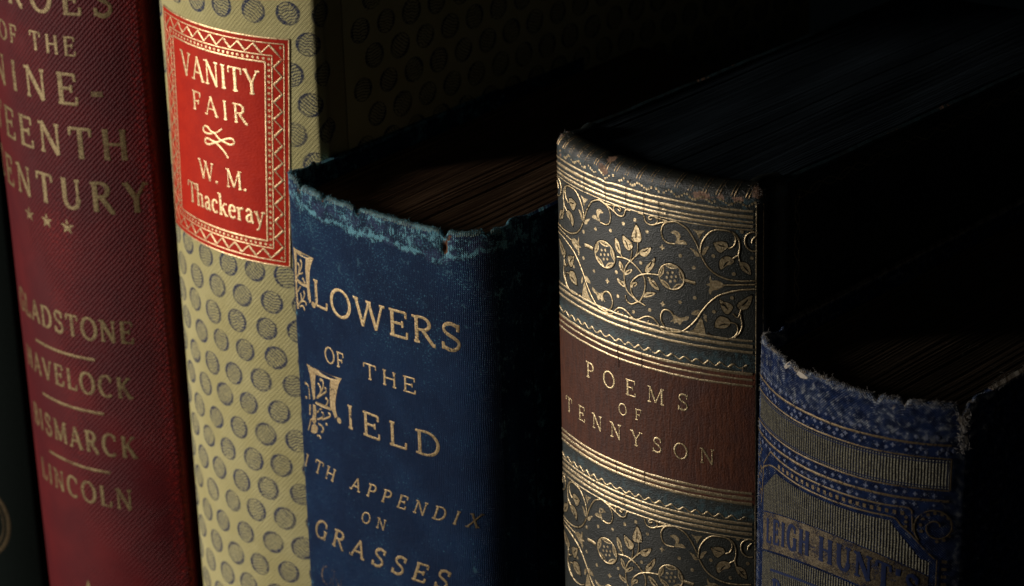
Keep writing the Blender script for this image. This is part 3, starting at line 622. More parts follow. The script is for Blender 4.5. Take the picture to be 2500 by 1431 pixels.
ORN['F1fill'] = [[(-26.03,8.29),(-25.26,8.08),(-24.95,7.14),(-25.12,5.02),(-25.32,2.3),(-25.45,-0.06),(-25.38,-2.35),(-25.2,-4.62),(-25.92,-4.86),(-26.14,-1.91),(-26.05,2.06),(-25.84,5.13),(-25.96,7.05)],[(-25.16,8.11),(-23.69,8.12),(-21.99,8.08),(-19.08,8.0),(-19.48,7.54),(-21.7,7.2),(-23.6,7.12),(-24.84,7.29)],[(-21.79,7.2),(-19.29,7.65),(-20.12,6.37),(-20.6,5.08),(-20.9,3.26),(-21.07,1.37),(-20.87,-0.19),(-20.73,-1.64),(-21.33,-2.18),(-21.8,-1.18),(-21.91,0.63),(-22.09,2.88),(-22.18,4.92)],[(-25.27,1.86),(-23.92,1.6),(-22.58,1.57),(-21.55,1.56),(-21.88,0.99),(-23.22,0.85),(-24.57,0.93),(-25.37,1.25)]]
ORN['F1line'] = [(0.36,[(-25.24,2.09),(-24.33,3.43),(-23.52,4.84),(-23.33,5.82),(-23.6,6.08)]),(0.32,[(-24.63,3.33),(-24.27,4.49),(-24.46,5.18)]),(0.34,[(-24.67,2.92),(-23.56,3.39),(-23.04,3.79)]),(0.34,[(-25.35,-1.07),(-24.67,-0.15),(-24.12,0.5)]),(0.32,[(-25.11,-3.66),(-24.21,-2.55),(-24.12,-1.59),(-24.36,-0.97)]),(0.32,[(-23.91,-2.39),(-23.26,-1.65),(-22.9,-0.84),(-22.99,-0.35)]),(0.34,[(-24.77,-3.19),(-23.52,-2.43),(-22.57,-2.47),(-22.52,-2.98)]),(0.38,[(-24.85,-4.04),(-23.82,-3.58),(-23.28,-3.98),(-23.22,-4.31)]),(0.3,[(-23.07,2.45),(-22.93,1.92),(-22.38,1.75)])]
ORN['F1ball'] = [(-19.94,-2.08),(-23.59,6.11),(-23.05,-0.37),(-23.17,2.4),(-24.56,5.14)]
ORN['bow'] = [(0.4,[(-1.94,24.44),(-3.02,24.11),(-4.29,24.1),(-4.86,24.51),(-4.65,25.11),(-4.24,25.46),(-3.59,25.56),(-2.91,25.18),(-2.17,24.75),(-1.24,24.6),(-0.7,24.12),(-0.08,23.71),(0.38,23.45),(1.41,23.31),(2.63,23.08),(3.55,23.27),(4.04,23.79),(3.79,24.35),(2.89,24.41),(1.62,23.97),(0.47,23.47),(-0.91,22.79),(-2.1,22.82),(-2.96,22.97),(-3.87,22.93),(-4.46,22.53),(-4.52,21.97),(-3.99,21.74),(-3.08,21.85),(-1.97,22.36),(-1.08,22.75)]),(0.46,[(-1.09,22.63),(-0.15,22.12),(0.77,21.53),(1.51,20.9),(2.06,20.11)]),(0.3,[(-0.88,24.81),(-0.01,25.37),(0.94,26.06)])]
# ------------------------------------------------------------------ materials in use
M_RED, M_CREAM, M_INK, M_SCARLET = mat_red_cloth(), mat_cream_cloth(), mat_ink(), mat_red_leather()
M_BLUE, M_GREEN, M_BROWN, M_DENIM = mat_blue_cloth(), mat_green_leather(), mat_brown_leather(), mat_denim_cloth()
G_RED = mat_gold('worn_gilt_on_red', 0.30, 0.56, (0.30, 0.225, 0.105), 0.54, 0.28, 1.5, 0.5)
G_LABEL = mat_gold('bright_gilt_on_label', 0.30, 0.42, (0.90, 0.68, 0.40), 0.40, 0.0, 1.7)
G_BLUE = mat_gold('gilt_on_blue', 0.30, 0.42, (0.50, 0.38, 0.215), 0.46, 0.10, 1.8)
G_TEN = mat_gold('gilt_on_green', 0.31, 0.46, (0.70, 0.56, 0.35), 0.38, 0.10, 2.2)
G_RULE = mat_gold('bold_gilt_rule', 0.26, 0.38, (0.78, 0.63, 0.41), 0.36, 0.0, 1.5)
G_TENTXT = mat_gold('gilt_on_brown', 0.28, 0.40, (0.82, 0.66, 0.40), 0.38, 0.0, 1.9)
G_DEN = mat_gold('dull_gilt_on_denim', 0.32, 0.46, (0.24, 0.18, 0.105), 0.5, 0.1, 1.6, 0.7)
G_FIELD = mat_gold_field()
M_VEIN_SHADE = mat_plain('dark_leather_and_emboss_shade', (0.0035, 0.0035, 0.003), 0.75, 0.06)  # dark leather lines, and the emboss shade painted around the gilding
M_DENINK = mat_plain('blue_letter_cloth', (0.008, 0.016, 0.060), 0.75, 0.2, 1.5, 0.6)
M_PALE = mat_plain('pale_fleck_thread', (0.15, 0.17, 0.25), 0.85, 0.1, 2.0, 0.5)
M_THREAD_TEAL = mat_plain('teal_thread', (0.10, 0.23, 0.28), 0.85, 0.1)
M_CORD = mat_plain('pale_rim_thread', (0.20, 0.27, 0.25), 0.85, 0.1, 0.6, 0.7)
M_THREAD_GREY = mat_plain('grey_thread', (0.27, 0.25, 0.23), 0.85, 0.1)
M_THREAD_RED = mat_plain('red_thread', (0.22, 0.015, 0.02), 0.85, 0.1)
P_BLUE = mat_pages('browned_page_edges', (0.13, 0.072, 0.040), (0.30, 0.18, 0.105), (0.02, 0.010, 0.006))
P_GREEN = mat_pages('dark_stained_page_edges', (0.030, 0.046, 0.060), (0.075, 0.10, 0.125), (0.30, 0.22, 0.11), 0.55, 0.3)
P_DEN = mat_pages('dusty_page_edges', (0.06, 0.042, 0.026), (0.13, 0.092, 0.06), (0.26, 0.19, 0.13))
P_CREAM = mat_pages('pale_page_edges', (0.35, 0.29, 0.19), (0.5, 0.43, 0.3), (0.2, 0.15, 0.1))
M_WOOD = mat_wood()
M_LINING = mat_plain('pale_torn_lining', (0.42, 0.37, 0.31), 0.9, 0.1, 2.0, 0.5)
M_INKY = mat_plain('blackish_green_cloth', (0.0030, 0.0055, 0.0045), 0.85, 0.08, 1.2, 0.5)
M_TINT = mat_ink('faint_blue_tint', 0.05, 0.24)

# ------------------------------------------------------------------ shelf
bm = bmesh.new(); bmesh.ops.create_cube(bm, size=1.0)
for q in bm.verts: q.co = Vector((q.co.x * 0.62 - 0.07, (q.co.y + 0.5) * 0.30 - 0.10, (q.co.z - 0.5) * 0.024))
bmesh.ops.bevel(bm, geom=list(bm.edges), offset=0.002, segments=2, affect='EDGES')
me = bpy.data.meshes.new('shelf'); bm.to_mesh(me); bm.free(); me.materials.append(M_WOOD)
shelf = bpy.data.objects.new('shelf', me); scene.collection.objects.link(shelf); shelf['kind'] = 'structure'

# ------------------------------------------------------------------ dark green book at the far left
bk = Book('green_book', 'nearly black green book at the far left edge beside the red book', -197.5, -8, 0, -0.004, 0.01, 41.0, 0.75, 62, 120, away=1.016, seed=21)
bk.spine(M_INKY, {}, vstep=1.6); bk.boards(M_INKY, 61); bk.pages(P_CREAM, 57, 40)
G_OLD = mat_gold('dim_gilt_on_dark_green', 0.3, 0.5, (0.16, 0.12, 0.07), 0.6, 0.2)
ov = [(0.9, catmull([(9.6 + 7.0 * math.cos(a), -88 + 9 * math.sin(a)) for a in np.linspace(0, 2 * math.pi, 20)[:-1]], True, 0.5), True),
      (0.35, catmull([(9.6 + 5.8 * math.cos(a), -88 + 7.6 * math.sin(a)) for a in np.linspace(0, 2 * math.pi, 20)[:-1]], True, 0.5), True)]
ribbons('gilt_oval', ov, bk.surf, G_OLD, bk.root)

# ------------------------------------------------------------------ red book
def red_wear(u, v): return 0.9 * sm(u, 22.5, 25.5) * (1 - sm(u, 27, 28.5)) + 0.45 * blob(u, v, (4, -5, 4, 9, 1), (2, -25, 3, 8, .8), (3, -50, 3, 20, .7), (6, -30, 2.5, 25, .5))
bk = Book('red_book', 'red twill cloth book with faded gilt title and three stars', -149.51, -8.84, 0.0003, -0.0052, 0.0164, 47.13, 0.7879, 70, 125, rs=1.6, away=1.016, seed=2)
bk.spine(M_RED, {'wear': red_wear}); bk.boards(M_RED, 69, attrs={'wear': zero}); bk.pages(P_CREAM, 65, 40)
for text, u0, u1, v, cap, sx in (('HEROES', -19.3, 21.7, 43.8, 6.6, 1.0), ('OF THE', -10.4, 12.8, 35.0, 4.1, 1.02), ('NINE-', -15.8, 18.2, 24.3, 6.8, 1.12),
                             ('TEENTH', -20.0, 22.2, 12.6, 6.8, 1.08), ('CENTURY', -23.2, 25.3, 1.0, 6.7, 1.02),
                             ('GLADSTONE', -17.3, 19.4, -28.8, 5.0, 0.90), ('HAVELOCK', -15.6, 17.9, -41.8, 4.9, 0.90),
                             ('BISMARCK', -15.4, 17.7, -55.9, 5.1, 0.90), ('LINCOLN', -14.0, 15.6, -68.5, 4.9, 0.96)):
    ribbons('gilt_lettering', lettering(text, u0, u1, v, cap, 0.165, 0.095, 0.09, 0, sx, jitter=0.06), bk.surf, G_RED, bk.root, crown=0.03)
for u, v in ((-5.4, -3.2), (0.6, -3.2), (6.4, -3.4)): fills('gilt_star', [star(u, v, 1.75)], bk.surf, G_RED, bk.root)
for v, a, b in ((-33.5, -8.6, 10.4), (-46.1, -8.2, 11.1), (-60.1, -8.1, 11.2)): bk.rule('gilt_rule', v, a, b, 0.62, G_RED)
fills('gilt_ornament', [[(1.6, -88.3), (2.6, -91), (1.6, -90.4), (0.6, -91)]], bk.surf, G_RED, bk.root)
it = []
for i in range(260):
    u = random.uniform(24.2, 26.6); v = random.uniform(-90, 50); p = bk.surf([u], [v], [0.0])[0] * 1000
    it.append((p, rng.normal(size=3) * 0.6 + np.array([0.5, -0.8, 0.2]), random.uniform(0.25, 0.8)))
fibres('frayed_threads', it, M_THREAD_RED, bk.root, 0.04)

# ------------------------------------------------------------------ cream book with printed balls and a scarlet label
bk = Book('cream_book', 'cream cloth book printed with blue striped balls, bright scarlet gilt spine label', -101.41, -5.87, 0.0008, -0.0014, 0.0033, 42.68, 0.5435, 75, 158, rs=2.0, away=1.016, seed=3, dent=0.08)
bk.spine(M_CREAM, {'wear': lambda u, v: 0.7 * sm(np.abs(u), 23.5, 26)}); bds = bk.boards(M_CREAM, 74, attrs={'wear': zero}); bk.pages(P_CREAM, 70, 40)
def ball_motif(cu, cv, r, seed):
    rr = random.Random(seed); out = []; a0 = rr.uniform(-0.9, 0.4); ca, sa = math.cos(a0), math.sin(a0); r *= rr.uniform(0.95, 1.05)
    def put(P): return [(cu + (x * ca - y * sa) * r * 1.04, cv + (x * sa + y * ca) * r * 0.98) for x, y in P]
    ring = [(math.cos(t), math.sin(t)) for t in np.linspace(0, 2 * math.pi, 25)[:-1]]
    out.append((0.22, catmull(put(ring), True, 0.5), True))
    for sgn in (-1, 1):                       # a heavier shaded crescent on both sides
        out.append((0.18 + 0.30 * np.sin(np.linspace(0.1, 3.0, 9)), [put([(sgn * 0.86 * math.cos(t), math.sin(t) * 0.95)])[0] for t in np.linspace(-0.85, 0.85, 9)]))
    wavy = rr.uniform(0.02, 0.10)
    for y in np.linspace(-0.76, 0.76, 7):
        hw = math.sqrt(max(0.05, 1 - y * y)); b = rr.uniform(0.10, 0.22) * (1 if seed % 3 else -1)
        out.append((0.27, catmull(put([(hw * t, y + b * (t * t - 0.45) + wavy * math.sin(7 * t + seed)) for t in np.linspace(-0.98, 0.98, 9)]), step=0.5)))
    return out
st = []; discs = []; idx = 0
for k in range(-13, 15):
    v = -3.1 - 6.13 * k; o = 6.9 if k % 2 == 0 else 3.2
    if k == 2: o = 1.3
    for i in range(-5, 6):
        u = o + 7.42 * i
        if k == 0: u = 6.9 + 7.2 * i
        idx += 1
        if abs(u) > 28.5: continue
        if -1.0 < v < 47.2 and -20.5 + 0.04 * (v - 23) < u < 16.8 + 0.055 * (v - 23): continue
        u += random.uniform(-.25, .25); v2 = v + random.uniform(-.25, .25)
        st += ball_motif(u, v2, 2.45, idx); discs.append(ball(u, v2, 2.45, 20))
fills('printed_tint', discs, bk.surf, M_TINT, bk.root, h=0.004)
ribbons('printed_balls', st, bk.surf, M_INK, bk.root, h=0.012, crown=0.0)
st = []
for k in range(-12, 20):
    for i in range(0, 20):
        idx += 1; st += ball_motif(4.5 + 7.4 * i + (3.7 if k % 2 else 0), -3.1 - 6.13 * k, 2.5, idx)
ribbons('printed_balls', st, bk.board_surf(1), M_INK, bk.root, h=0.012, crown=0.0)
# the label: a thin leather patch, slightly skewed, with gilt frames
LU0, LU1, LV0, LV1 = -20.6, 16.8, -1.2, 47.1
shear = lambda U, W: (U + 0.055 * (W - 23.0), W)
lab = grid_patch('spine_label', np.linspace(LU0, LU1, 70), np.linspace(LV0, LV1, 60), bk.surf, M_SCARLET, bk.root, 0.10,
                 {'wear': lambda u, v: 0.55 * sm(np.abs(v - 23), 17, 24) + 0.5 * (1 - sm(u, -21, -14))}, shear)
def lbl(P):
    P = np.asarray(P, float); return np.stack(shear(P[:, 0], P[:, 1]), 1)
def frame(d, w):
    a, b, c, e = LU0 + d, LU1 - d, LV0 + d, LV1 - d
    return [(w, lbl(straight([p, q], 0.6))) for p, q in (((a, c), (b, c)), ((b, c), (b, e)), ((b, e), (a, e)), ((a, e), (a, c)))]
for d, w in ((0.12, 0.32), (1.15, 0.22), (3.7, 0.26), (5.15, 0.34)): ribbons('gilt_frame', frame(d, w), bk.surf, G_LABEL, lab, h=0.13)
zz = []
def zig(p, q, n, off):
    p, q = np.array(p, float), np.array(q, float); d = (q - p); L = np.linalg.norm(d); d /= L; nn = np.array([-d[1], d[0]])
    for i in range(n):
        a = p + d * L * i / n + nn * (0.9 if i % 2 else -0.9); b = p + d * L * (i + 1) / n + nn * (-0.9 if i % 2 else 0.9)
        zz.append((0.44 if i % 2 else 0.24, lbl(straight([a, b], 0.5))))
c = 2.45
zig((LU0 + c, LV1 - c), (LU1 - c, LV1 - c), 18, 0); zig((LU1 - c, LV1 - c), (LU1 - c, LV0 + c), 24, 0)
zig((LU1 - c, LV0 + c), (LU0 + c, LV0 + c), 18, 0); zig((LU0 + c, LV0 + c), (LU0 + c, LV1 - c), 24, 0)
ribbons('gilt_zigzag', zz, bk.surf, G_LABEL, lab, h=0.13)
dd = []
c = 4.42
for i in range(25): dd += [(LU0 + c + (LU1 - LU0 - 2 * c) * i / 24, LV1 - c), (LU0 + c + (LU1 - LU0 - 2 * c) * i / 24, LV0 + c)]
for i in range(1, 33): dd += [(LU0 + c, LV0 + c + (LV1 - LV0 - 2 * c) * i / 33), (LU1 - c, LV0 + c + (LV1 - LV0 - 2 * c) * i / 33)]
for a, b in ((1.9, 1.9),): dd += [(LU0 + a, LV0 + b), (LU1 - a, LV0 + b), (LU0 + a, LV1 - b), (LU1 - a, LV1 - b)]
fills('gilt_dots', [lbl(ball(u, v, 0.30, 7)) for u, v in dd], bk.surf, G_LABEL, lab, h=0.13)
for text, u0, u1, v, cap, sx in (('VANITY', -11.3, 11.1, 34.8, 5.1, 0.93), ('FAIR', -7.9, 7.8, 28.2, 4.1, 1.14), ('W. M.', -7.3, 6.6, 13.8, 4.0, 1.08), ('Thackeray', -12.4, 10.4, 7.2, 4.5, 0.98)):
    ribbons('gilt_lettering', lettering(text, u0, u1, v, cap, 0.130, 0.068, 0.10, 0, sx), bk.surf, G_LABEL, lab, h=0.13, crown=0.04)
ribbons('gilt_bow', [(w, catmull(p, step=0.3)) for w, p in ORN['bow']], bk.surf, G_LABEL, lab, h=0.13)

# ------------------------------------------------------------------ navy book, worn at the head
TEARS = ((-22.5, 0.5, 1.2), (-15.0, 0.8, 0.9), (-5.6, 0.7, 1.3), (15.5, 0.7, 1.3), (24.0, 0.7, 0.8))
def blue_top(u):
    z = 0.35 * wob(u / 5.0, u * 0 + 1.0, 31) + 0.12 * wob(u / 0.8, u * 0, 32)
    z = z + 1.2 * sm(-u, 22.5, 25) + 0.7 * sm(u, 19, 24)
    for c, w, d in TEARS: z = z - d * np.exp(-((u - c) / w) ** 2)
    return z
def blue_wear(u, v):
    edge = 17.2 + 0.9 * wob(u / 3.5, v * 0, 41) + 1.2 * sm(-u, 15, 24) - 2.2 * np.exp(-((u - 13.5) / 2.6) ** 2) + 1.5 * sm(u, 18, 24)
    band = np.exp(-((v - edge) / 0.75) ** 2) * 0.62
    rim = 0.62 * sm(v, 20.6, 22.2)
    mid = 0.30 * sm(v, edge, edge + 0.8)
    crest = 0.45 * blob(u, v, (-6, 19, 1.2, 2.2, 1), (14.6, 19, 0.8, 2.5, 1.2), (-23, 18, 2, 1.5, 1), (18.8, 19.5, 3, 2.0, .5))
    side = 0.10 * np.exp(-((u - 19.5) / 0.8) ** 2) * sm(wob(u / 3, v / 6, 9), -.1, .6) + 0.12 * sm(np.abs(u), 24.0, 26.0)
    return np.maximum.reduce([band, rim, mid, crest, side]) + 0.10 * sm(v, -20, 20)
def blue_tear(u, v):
    t = 0.0
    for c, w, d in TEARS: t = np.maximum(t, 0.75 * np.exp(-((u - c) / (w * 0.9)) ** 2) * sm(v, 21.6 - d * 0.95, 22.2))
    return np.maximum(t, blob(u, v, (16.4, 21.0, 1.1, 0.8, .8), (15.4, 19.4, 0.75, 2.3, .95), (-23.2, 20.6, 0.7, 0.9, .7)))
bk = Book('navy_book', 'navy blue cloth book with frayed teal head and gilt ornamental capitals', -51.30, -16.29, 0.02835, 0.0001, -0.0003, 51.11, 0.2598, 22.3, 112, rc=0.55, rs=2.2, away=1.016, round_right=True, seed=4, dent=0.22, topf=blue_top, pit=lambda u, v: -0.9 * blob(u, v, (15.4, 19.4, 0.75, 2.4, 1.0), (-5.6, 21.3, .6, .9, .6), (-23.0, 20.8, .7, 1.0, .7)))
bk.spine(M_BLUE, {'wear': blue_wear, 'tear': blue_tear}); bk.boards(M_BLUE, 22.6, attrs={'wear': lambda u, v: 0.72 * sm(v, 21.4, 22.4) * (1 - 0.5 * sm(u, 60, 90)) , 'tear': zero}); bk.pages(P_BLUE, 18.8, 240, rough=0.08)
for text, u0, u1, v, cap, sl, sx, t1, t2 in (('LOWERS', -20.0, 18.7, -2.0, 5.6, 0, 1.30, .14, .095), ('OF', -17.0, -11.0, -13.05, 3.3, 0, 1.1, .13, .09), ('THE', -5.6, 7.9, -13.05, 3.3, 0, 1.5, .13, .09),
                                             ('IELD', -11.2, 13.1, -25.5, 5.2, 0, 1.42, .14, .095), ('TH', -23.2, -16.2, -39.3, 3.1, 0.4, 1.25, .14, .10), ('WI', -32.5, -25.4, -39.3, 3.1, 0.4, 1.2, .14, .10), ('APPENDIX', -11.2, 20.6, -38.9, 3.1, 0.4, 1.14, .14, .10),
                                             ('ON', -8.4, -1.9, -45.2, 2.5, 0.28, 1.1, .14, .10), ('GRASSES', -24.2, 13.2, -53.9, 4.25, 0.38, 1.2, .15, .11)):
    ribbons('gilt_lettering', lettering(text, u0, u1, v, cap, t1, t2, 0.12, sl, sx), bk.surf, G_BLUE, bk.root, crown=0.035)
for k in ('F1', 'F2'):
    fills('gilt_capital', [np.array(p) for p in ORN[k + 'fill']] + [ball(u, v, 0.66 if i == 0 else 0.34) for i, (u, v) in enumerate(ORN[k + 'ball'])], bk.surf, G_BLUE, bk.root)
    ribbons('gilt_tendrils', [(w, catmull(p, step=0.3)) for w, p in ORN[k + 'line']], bk.surf, G_BLUE, bk.root)
M_DIM = mat_gold('blind_stamp_on_blue', 0.42, 0.62, (0.16, 0.12, 0.10), 0.55, 0.0, 1.2, 0.4)
ribbons('faded_lettering', lettering('ON', -22.8, -15.5, -64.0, 4.2, .13, .09, 0.12, 0.2, 1.05), bk.surf, M_DIM, bk.root)
it = []
for i in range(900):
    u = random.uniform(-28.5, 27.5); v = bk.z0 + random.uniform(-0.3, 1.5)
    if random.random() < 0.5: v = bk.z0 + random.uniform(0.2, 1.0)
    p = bk.surf([u], [v], [0.0])[0] * 1000
    L = random.uniform(0.15, 0.45) * (2.0 if random.random() < 0.05 else 1) * (1.7 if u < -24 else 1)
    it.append((p, np.array([rng.normal() * 0.6, rng.normal() * 0.5 - 0.3, abs(rng.normal()) * 0.6 + 0.25]), L))
for i in range(160):
    c, w, d = TEARS[random.randrange(5)]; u = c + random.uniform(-1.6, 1.6) * w; v = bk.z0 + 0.6 - random.uniform(0, d)
    it.append((bk.surf([u], [v], [0.0])[0] * 1000, np.array([rng.normal(), -0.7, rng.normal() * 0.5]), random.uniform(0.3, 0.9)))
fibres('frayed_threads', it, M_THREAD_TEAL, bk.root, 0.05)
cords = []
for i in range(126):
    u = -26.0 + i * 0.42
    if any(abs(u - c) < w * 1.1 for c, w, d in TEARS): continue
    cords.append((0.25, [(u, bk.z0 - random.uniform(0.0, 0.5)), (u + .02, bk.z0 + 0.4), (u + .03, bk.z0 + 0.9), (u, bk.z0 + 1.35)]))
fibres('lint', [(np.array([random.uniform(-22, 20), random.uniform(3, 45), 19.3 + bk.zs]), np.array([rng.normal(), rng.normal(), 0.3]), random.uniform(0.3, 2.2)) for i in range(14)], M_THREAD_GREY, bk.root, 0.03)
ribbons('rim_cords', cords, bk.surf, M_CORD, bk.root, h=0.02, crown=0.10)

# ------------------------------------------------------------------ gilt green leather book with a brown label
def ten_tear(u, v):
    return blob(u, v, (-8.2, 36.7, 1.7, 1.2, .9), (-7.0, 39.3, 1.5, 1.1, .9), (13.8, 36.4, 2.6, 1.0, .85), (17.5, 36.6, 1.4, .9, .74), (20.6, 36.4, 1.8, 1.0, .76),
                (24.3, 38.2, 1.5, 1.5, 1.0), (-24.0, 38.8, 1.6, .9, .62), (-25.5, 40.5, 2.0, 1.2, .8), (21.5, 3.3, 0.4, 0.8, .7), (-22.5, 35.6, .8, 2.0, .6))
def ten_wear_sheen(u, v):
    return np.maximum.reduce([0.42 * np.exp(-((v - 36.0) / 1.5) ** 2), 0.46 * np.exp(-((v - 4.6) / 2.0) ** 2), 0.46 * np.exp(-((v + 25.4) / 1.8) ** 2),
                              0.30 * np.exp(-((u - 21.0) / 2.0) ** 2) * (np.abs(v - 33) < 4), 0.25 * sm(np.abs(u), 23, 25), 0.7 * blob(u, v, (17, 4.2, 3, 1.1, 1), (19.5, -26, 3, 1.2, .9), (6, -26.4, 3, .9, .7))])
def ten_top(u): return 0.10 * wob(u / 4.0, u * 0, 51) - 0.35 * sm(u, 4, 24) - 0.35 * np.exp(-((u + 7.4) / 1.0) ** 2)
bk = Book('gilt_green_book', 'dark green leather book with gilt flower panels and a brown title label', 0, 0, 0, -0.0096, -0.0143, 46.0, 0.4585, 39.1, 120, rc=2.55, rs=2.0, joint=7.0, seed=5, dent=0.10, topf=ten_top)
bk.spine(M_GREEN, {'wear': ten_wear_sheen, 'tear': ten_tear}, inside=3.0); bds = bk.boards(M_GREEN, 37.9, attrs={'wear': lambda u, v: 0.5 * sm(v, 36.6, 37.8), 'tear': lambda u, v: 0.5 * sm(v, 37.2, 37.9) * (wob(u / 2.5, v * 0, 8) > 0.35)})
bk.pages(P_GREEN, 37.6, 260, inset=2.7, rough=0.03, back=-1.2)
lab = grid_patch('title_label', np.linspace(-25.2, 23.9, 90), np.linspace(-23.4, 2.9, 40), bk.surf, M_BROWN, bk.root, 0.07)
E_ = 23.7
for v, w in ((34.4, .36), (33.25, .52), (32.2, .34), (31.35, .46), (30.6, .20), (9.2, .34), (8.15, .55), (6.95, .42), (2.75, .50), (1.6, .34), (0.35, .36),
             (-21.2, .42), (-22.25, .60), (-23.3, .50), (-27.45, .42), (-28.5, .60), (-29.5, .50), (-30.5, .22)):
    bk.rule('gilt_rule', v, -25.6, E_, w * 1.2, G_RULE, h=0.09 if -23.5 < v < 2.9 else 0.03, crown=0.09)
def wave(v, ph):
    us = np.arange(-25.0, 22.6, 0.2)
    s = np.sin(2 * math.pi * us / 2.45 + ph + 0.5 * np.sin(us * 0.4)); vv = v + 0.34 * s + 0.05 * np.sin(2 * (2 * math.pi * us / 2.45) + ph)
    ww = 0.26 + 0.16 * (np.cos(2 * math.pi * us / 2.45 + ph) > 0.2) + 0.05 * np.sin(us * 3)
    return ribbons('gilt_wave', [(ww, np.stack([us, vv], 1))], bk.surf, G_TEN, bk.root, crown=0.10)
wave(3.95, 0.3); wave(-26.55, 1.1)
for u in (24.0, 25.3): ribbons('gilt_edge_line', [(0.2, straight([(u, -128), (u, 36.0)], 1.0))], bk.surf, G_TEN, bk.root)
def mir(P, c=-0.3, dz=0.9): return [(2 * c - u, v + dz * 0) for u, v in P]
def panel(du, dv, tag):
    sh = lambda P: np.asarray(P, float) + np.array([du, dv])
    R = lambda L, st: [(w, sh(catmull(p, step=0.35))) for w, p in L]
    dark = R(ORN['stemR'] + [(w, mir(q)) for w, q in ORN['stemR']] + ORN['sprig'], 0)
    ribbons('painted_emboss_shade', [(w + 0.26, q) for w, q in dark], bk.surf, M_VEIN_SHADE, bk.root, h=0.004, crown=0.0)  # painted shade around the gilt strokes, for a pressed-in look
    ribbons('gilt_scroll', R(ORN['stemR'], 0), bk.surf, G_TEN, bk.root, crown=0.10)
    ribbons('gilt_scroll', R([(w, mir(p)) for w, p in ORN['stemR'] if True], 0), bk.surf, G_TEN, bk.root, crown=0.10)
    ribbons('gilt_stem', R(ORN['sprig'], 0), bk.surf, G_TEN, bk.root, crown=0.10)
    for src, mm in ((ORN['leaves'], 0), (ORN['leavesR'], 0), (ORN['leavesR'], 1)):
        for P in src:
            P = mir(P) if mm else P
            cc = np.array(P).mean(0)
            fills('painted_emboss_shade', [sh(catmull(cc + (np.array(P) - cc) * 1.17, True, 0.3))], bk.surf, M_VEIN_SHADE, bk.root, h=0.012)  # dark rim around each leaf, emboss shade put into the colour
            lf = fills('gilt_leaf', [sh(catmull(P, True, 0.3))], bk.surf, G_TEN, bk.root, h=0.05)
            A = np.array(P); D2 = ((A[:, None] - A[None]) ** 2).sum(-1); i, j = np.unravel_index(D2.argmax(), D2.shape)
            a, b = A[i], A[j]; m = A.mean(0)
            ribbons('leaf_vein', [(0.26, sh(catmull([a + (b - a) * 0.30, m * 0.5 + (a + b) * 0.25, a + (b - a) * 0.78], step=0.3)))], bk.surf, M_VEIN_SHADE, lf, h=0.075, crown=0.0, taper=True)
    for P in ORN['petals']:
        fills('gilt_petal', [sh(catmull(P, True, 0.3))], bk.surf, G_TEN, bk.root, h=0.06)
        fills('gilt_petal', [sh(catmull(mir(P), True, 0.3))], bk.surf, G_TEN, bk.root, h=0.06)
    for (c, l, t) in ORN['roses']:
        c = np.array(c); rx, ry = abs(c[0] - l[0]), abs(t[1] - c[1])
        el = lambda f, a: (c[0] + f * rx * math.cos(a), c[1] + f * ry * math.sin(a))
        fills('rose_ground_shade', [sh([el(1.06, a) for a in np.linspace(0, 2 * math.pi, 31)[:-1]])], bk.surf, M_VEIN_SHADE, bk.root, h=0.02)  # dark ground inside; the rim past the ring is painted emboss shade
        ro = ribbons('gilt_rose', [(0.26, sh([el(0.95, a) for a in np.linspace(0, 2 * math.pi, 31)[:-1]]), True)], bk.surf, G_TEN, bk.root, h=0.05, crown=0.08)
        for q in range(5):
            a = math.pi / 2 + q * 2 * math.pi / 5
            P = [el(0.90, a + o) for o in np.linspace(-0.56, 0.56, 7)] + [el(f, a + o) for f, o in ((0.70, 0.36), (0.60, 0.0), (0.70, -0.36))]
            pt = fills('gilt_petal', [sh(P)], bk.surf, G_TEN, ro, h=0.06)
            ribbons('petal_line', [(0.17, sh(catmull([el(0.83, a - 0.36), el(0.76, a), el(0.83, a + 0.36)], step=0.3)))], bk.surf, M_VEIN_SHADE, ro, h=0.09, crown=0.0, taper=True)
        sd = [ball(*el(f, a), 0.27, 9) for f, a in [(0, 0)] + [(0.36, k * math.pi / 3 + 0.3) for k in range(6)]]
        fills('gilt_seeds', [sh(p) for p in sd], bk.surf, G_TEN, ro, h=0.07)
    fills('gilt_dots', [sh(ball(u, v, 0.36, 10)) for u, v in ORN['dots']], bk.surf, G_TEN, bk.root, h=0.06)
    fills('gilt_stars', [sh(star(u, v, 0.62, 4, 0.45)) for u, v in ORN['stars']], bk.surf, G_TEN, bk.root, h=0.06)
panel(0, 0, 0); panel(-0.6, -60.9, 1)
for text, u0, u1, v, cap, sx in (('POEMS', -14.1, 11.3, -6.45, 3.25, 1.18), ('OF', -4.8, 0.9, -10.9, 2.25, 1.1), ('TENNYSON', -22.1, 16.3, -16.3, 3.05, 1.15)):
    ribbons('gilt_lettering', lettering(text, u0, u1, v, cap, 0.125, 0.07, 0.12, 0, sx), bk.surf, G_TENTXT, lab, h=0.10, crown=0.05)
cr = []
for u, a, b in ((-13.8, 30.6, 34.6), (-7.6, 30.4, 34.8), (-2.2, 30.4, 34.8), (1.9, 30.2, 35.0), (5.2, 30.6, 33.6), (-1.8, 6.6, 9.6), (-5.6, -23.6, -20.9), (1.5, -23.4, -20.8), (-3.6, -29.8, -27.2), (1.2, 0.0, 3.1), (-4.6, -1.5, 3.0)):
    cr.append((0.13, catmull([(u + random.uniform(-.12, .12), v) for v in np.linspace(a, b, 6)], step=0.4)))
for c_ in cr: ribbons('leather_crack', [c_], bk.surf, M_VEIN_SHADE, bk.root, h=0.20, crown=0.0)
G_CAP = mat_gold('rubbed_gilt_on_headcap', 0.40, 0.58, (0.62, 0.45, 0.26), 0.42, 0.10, 1.6)
tk = []
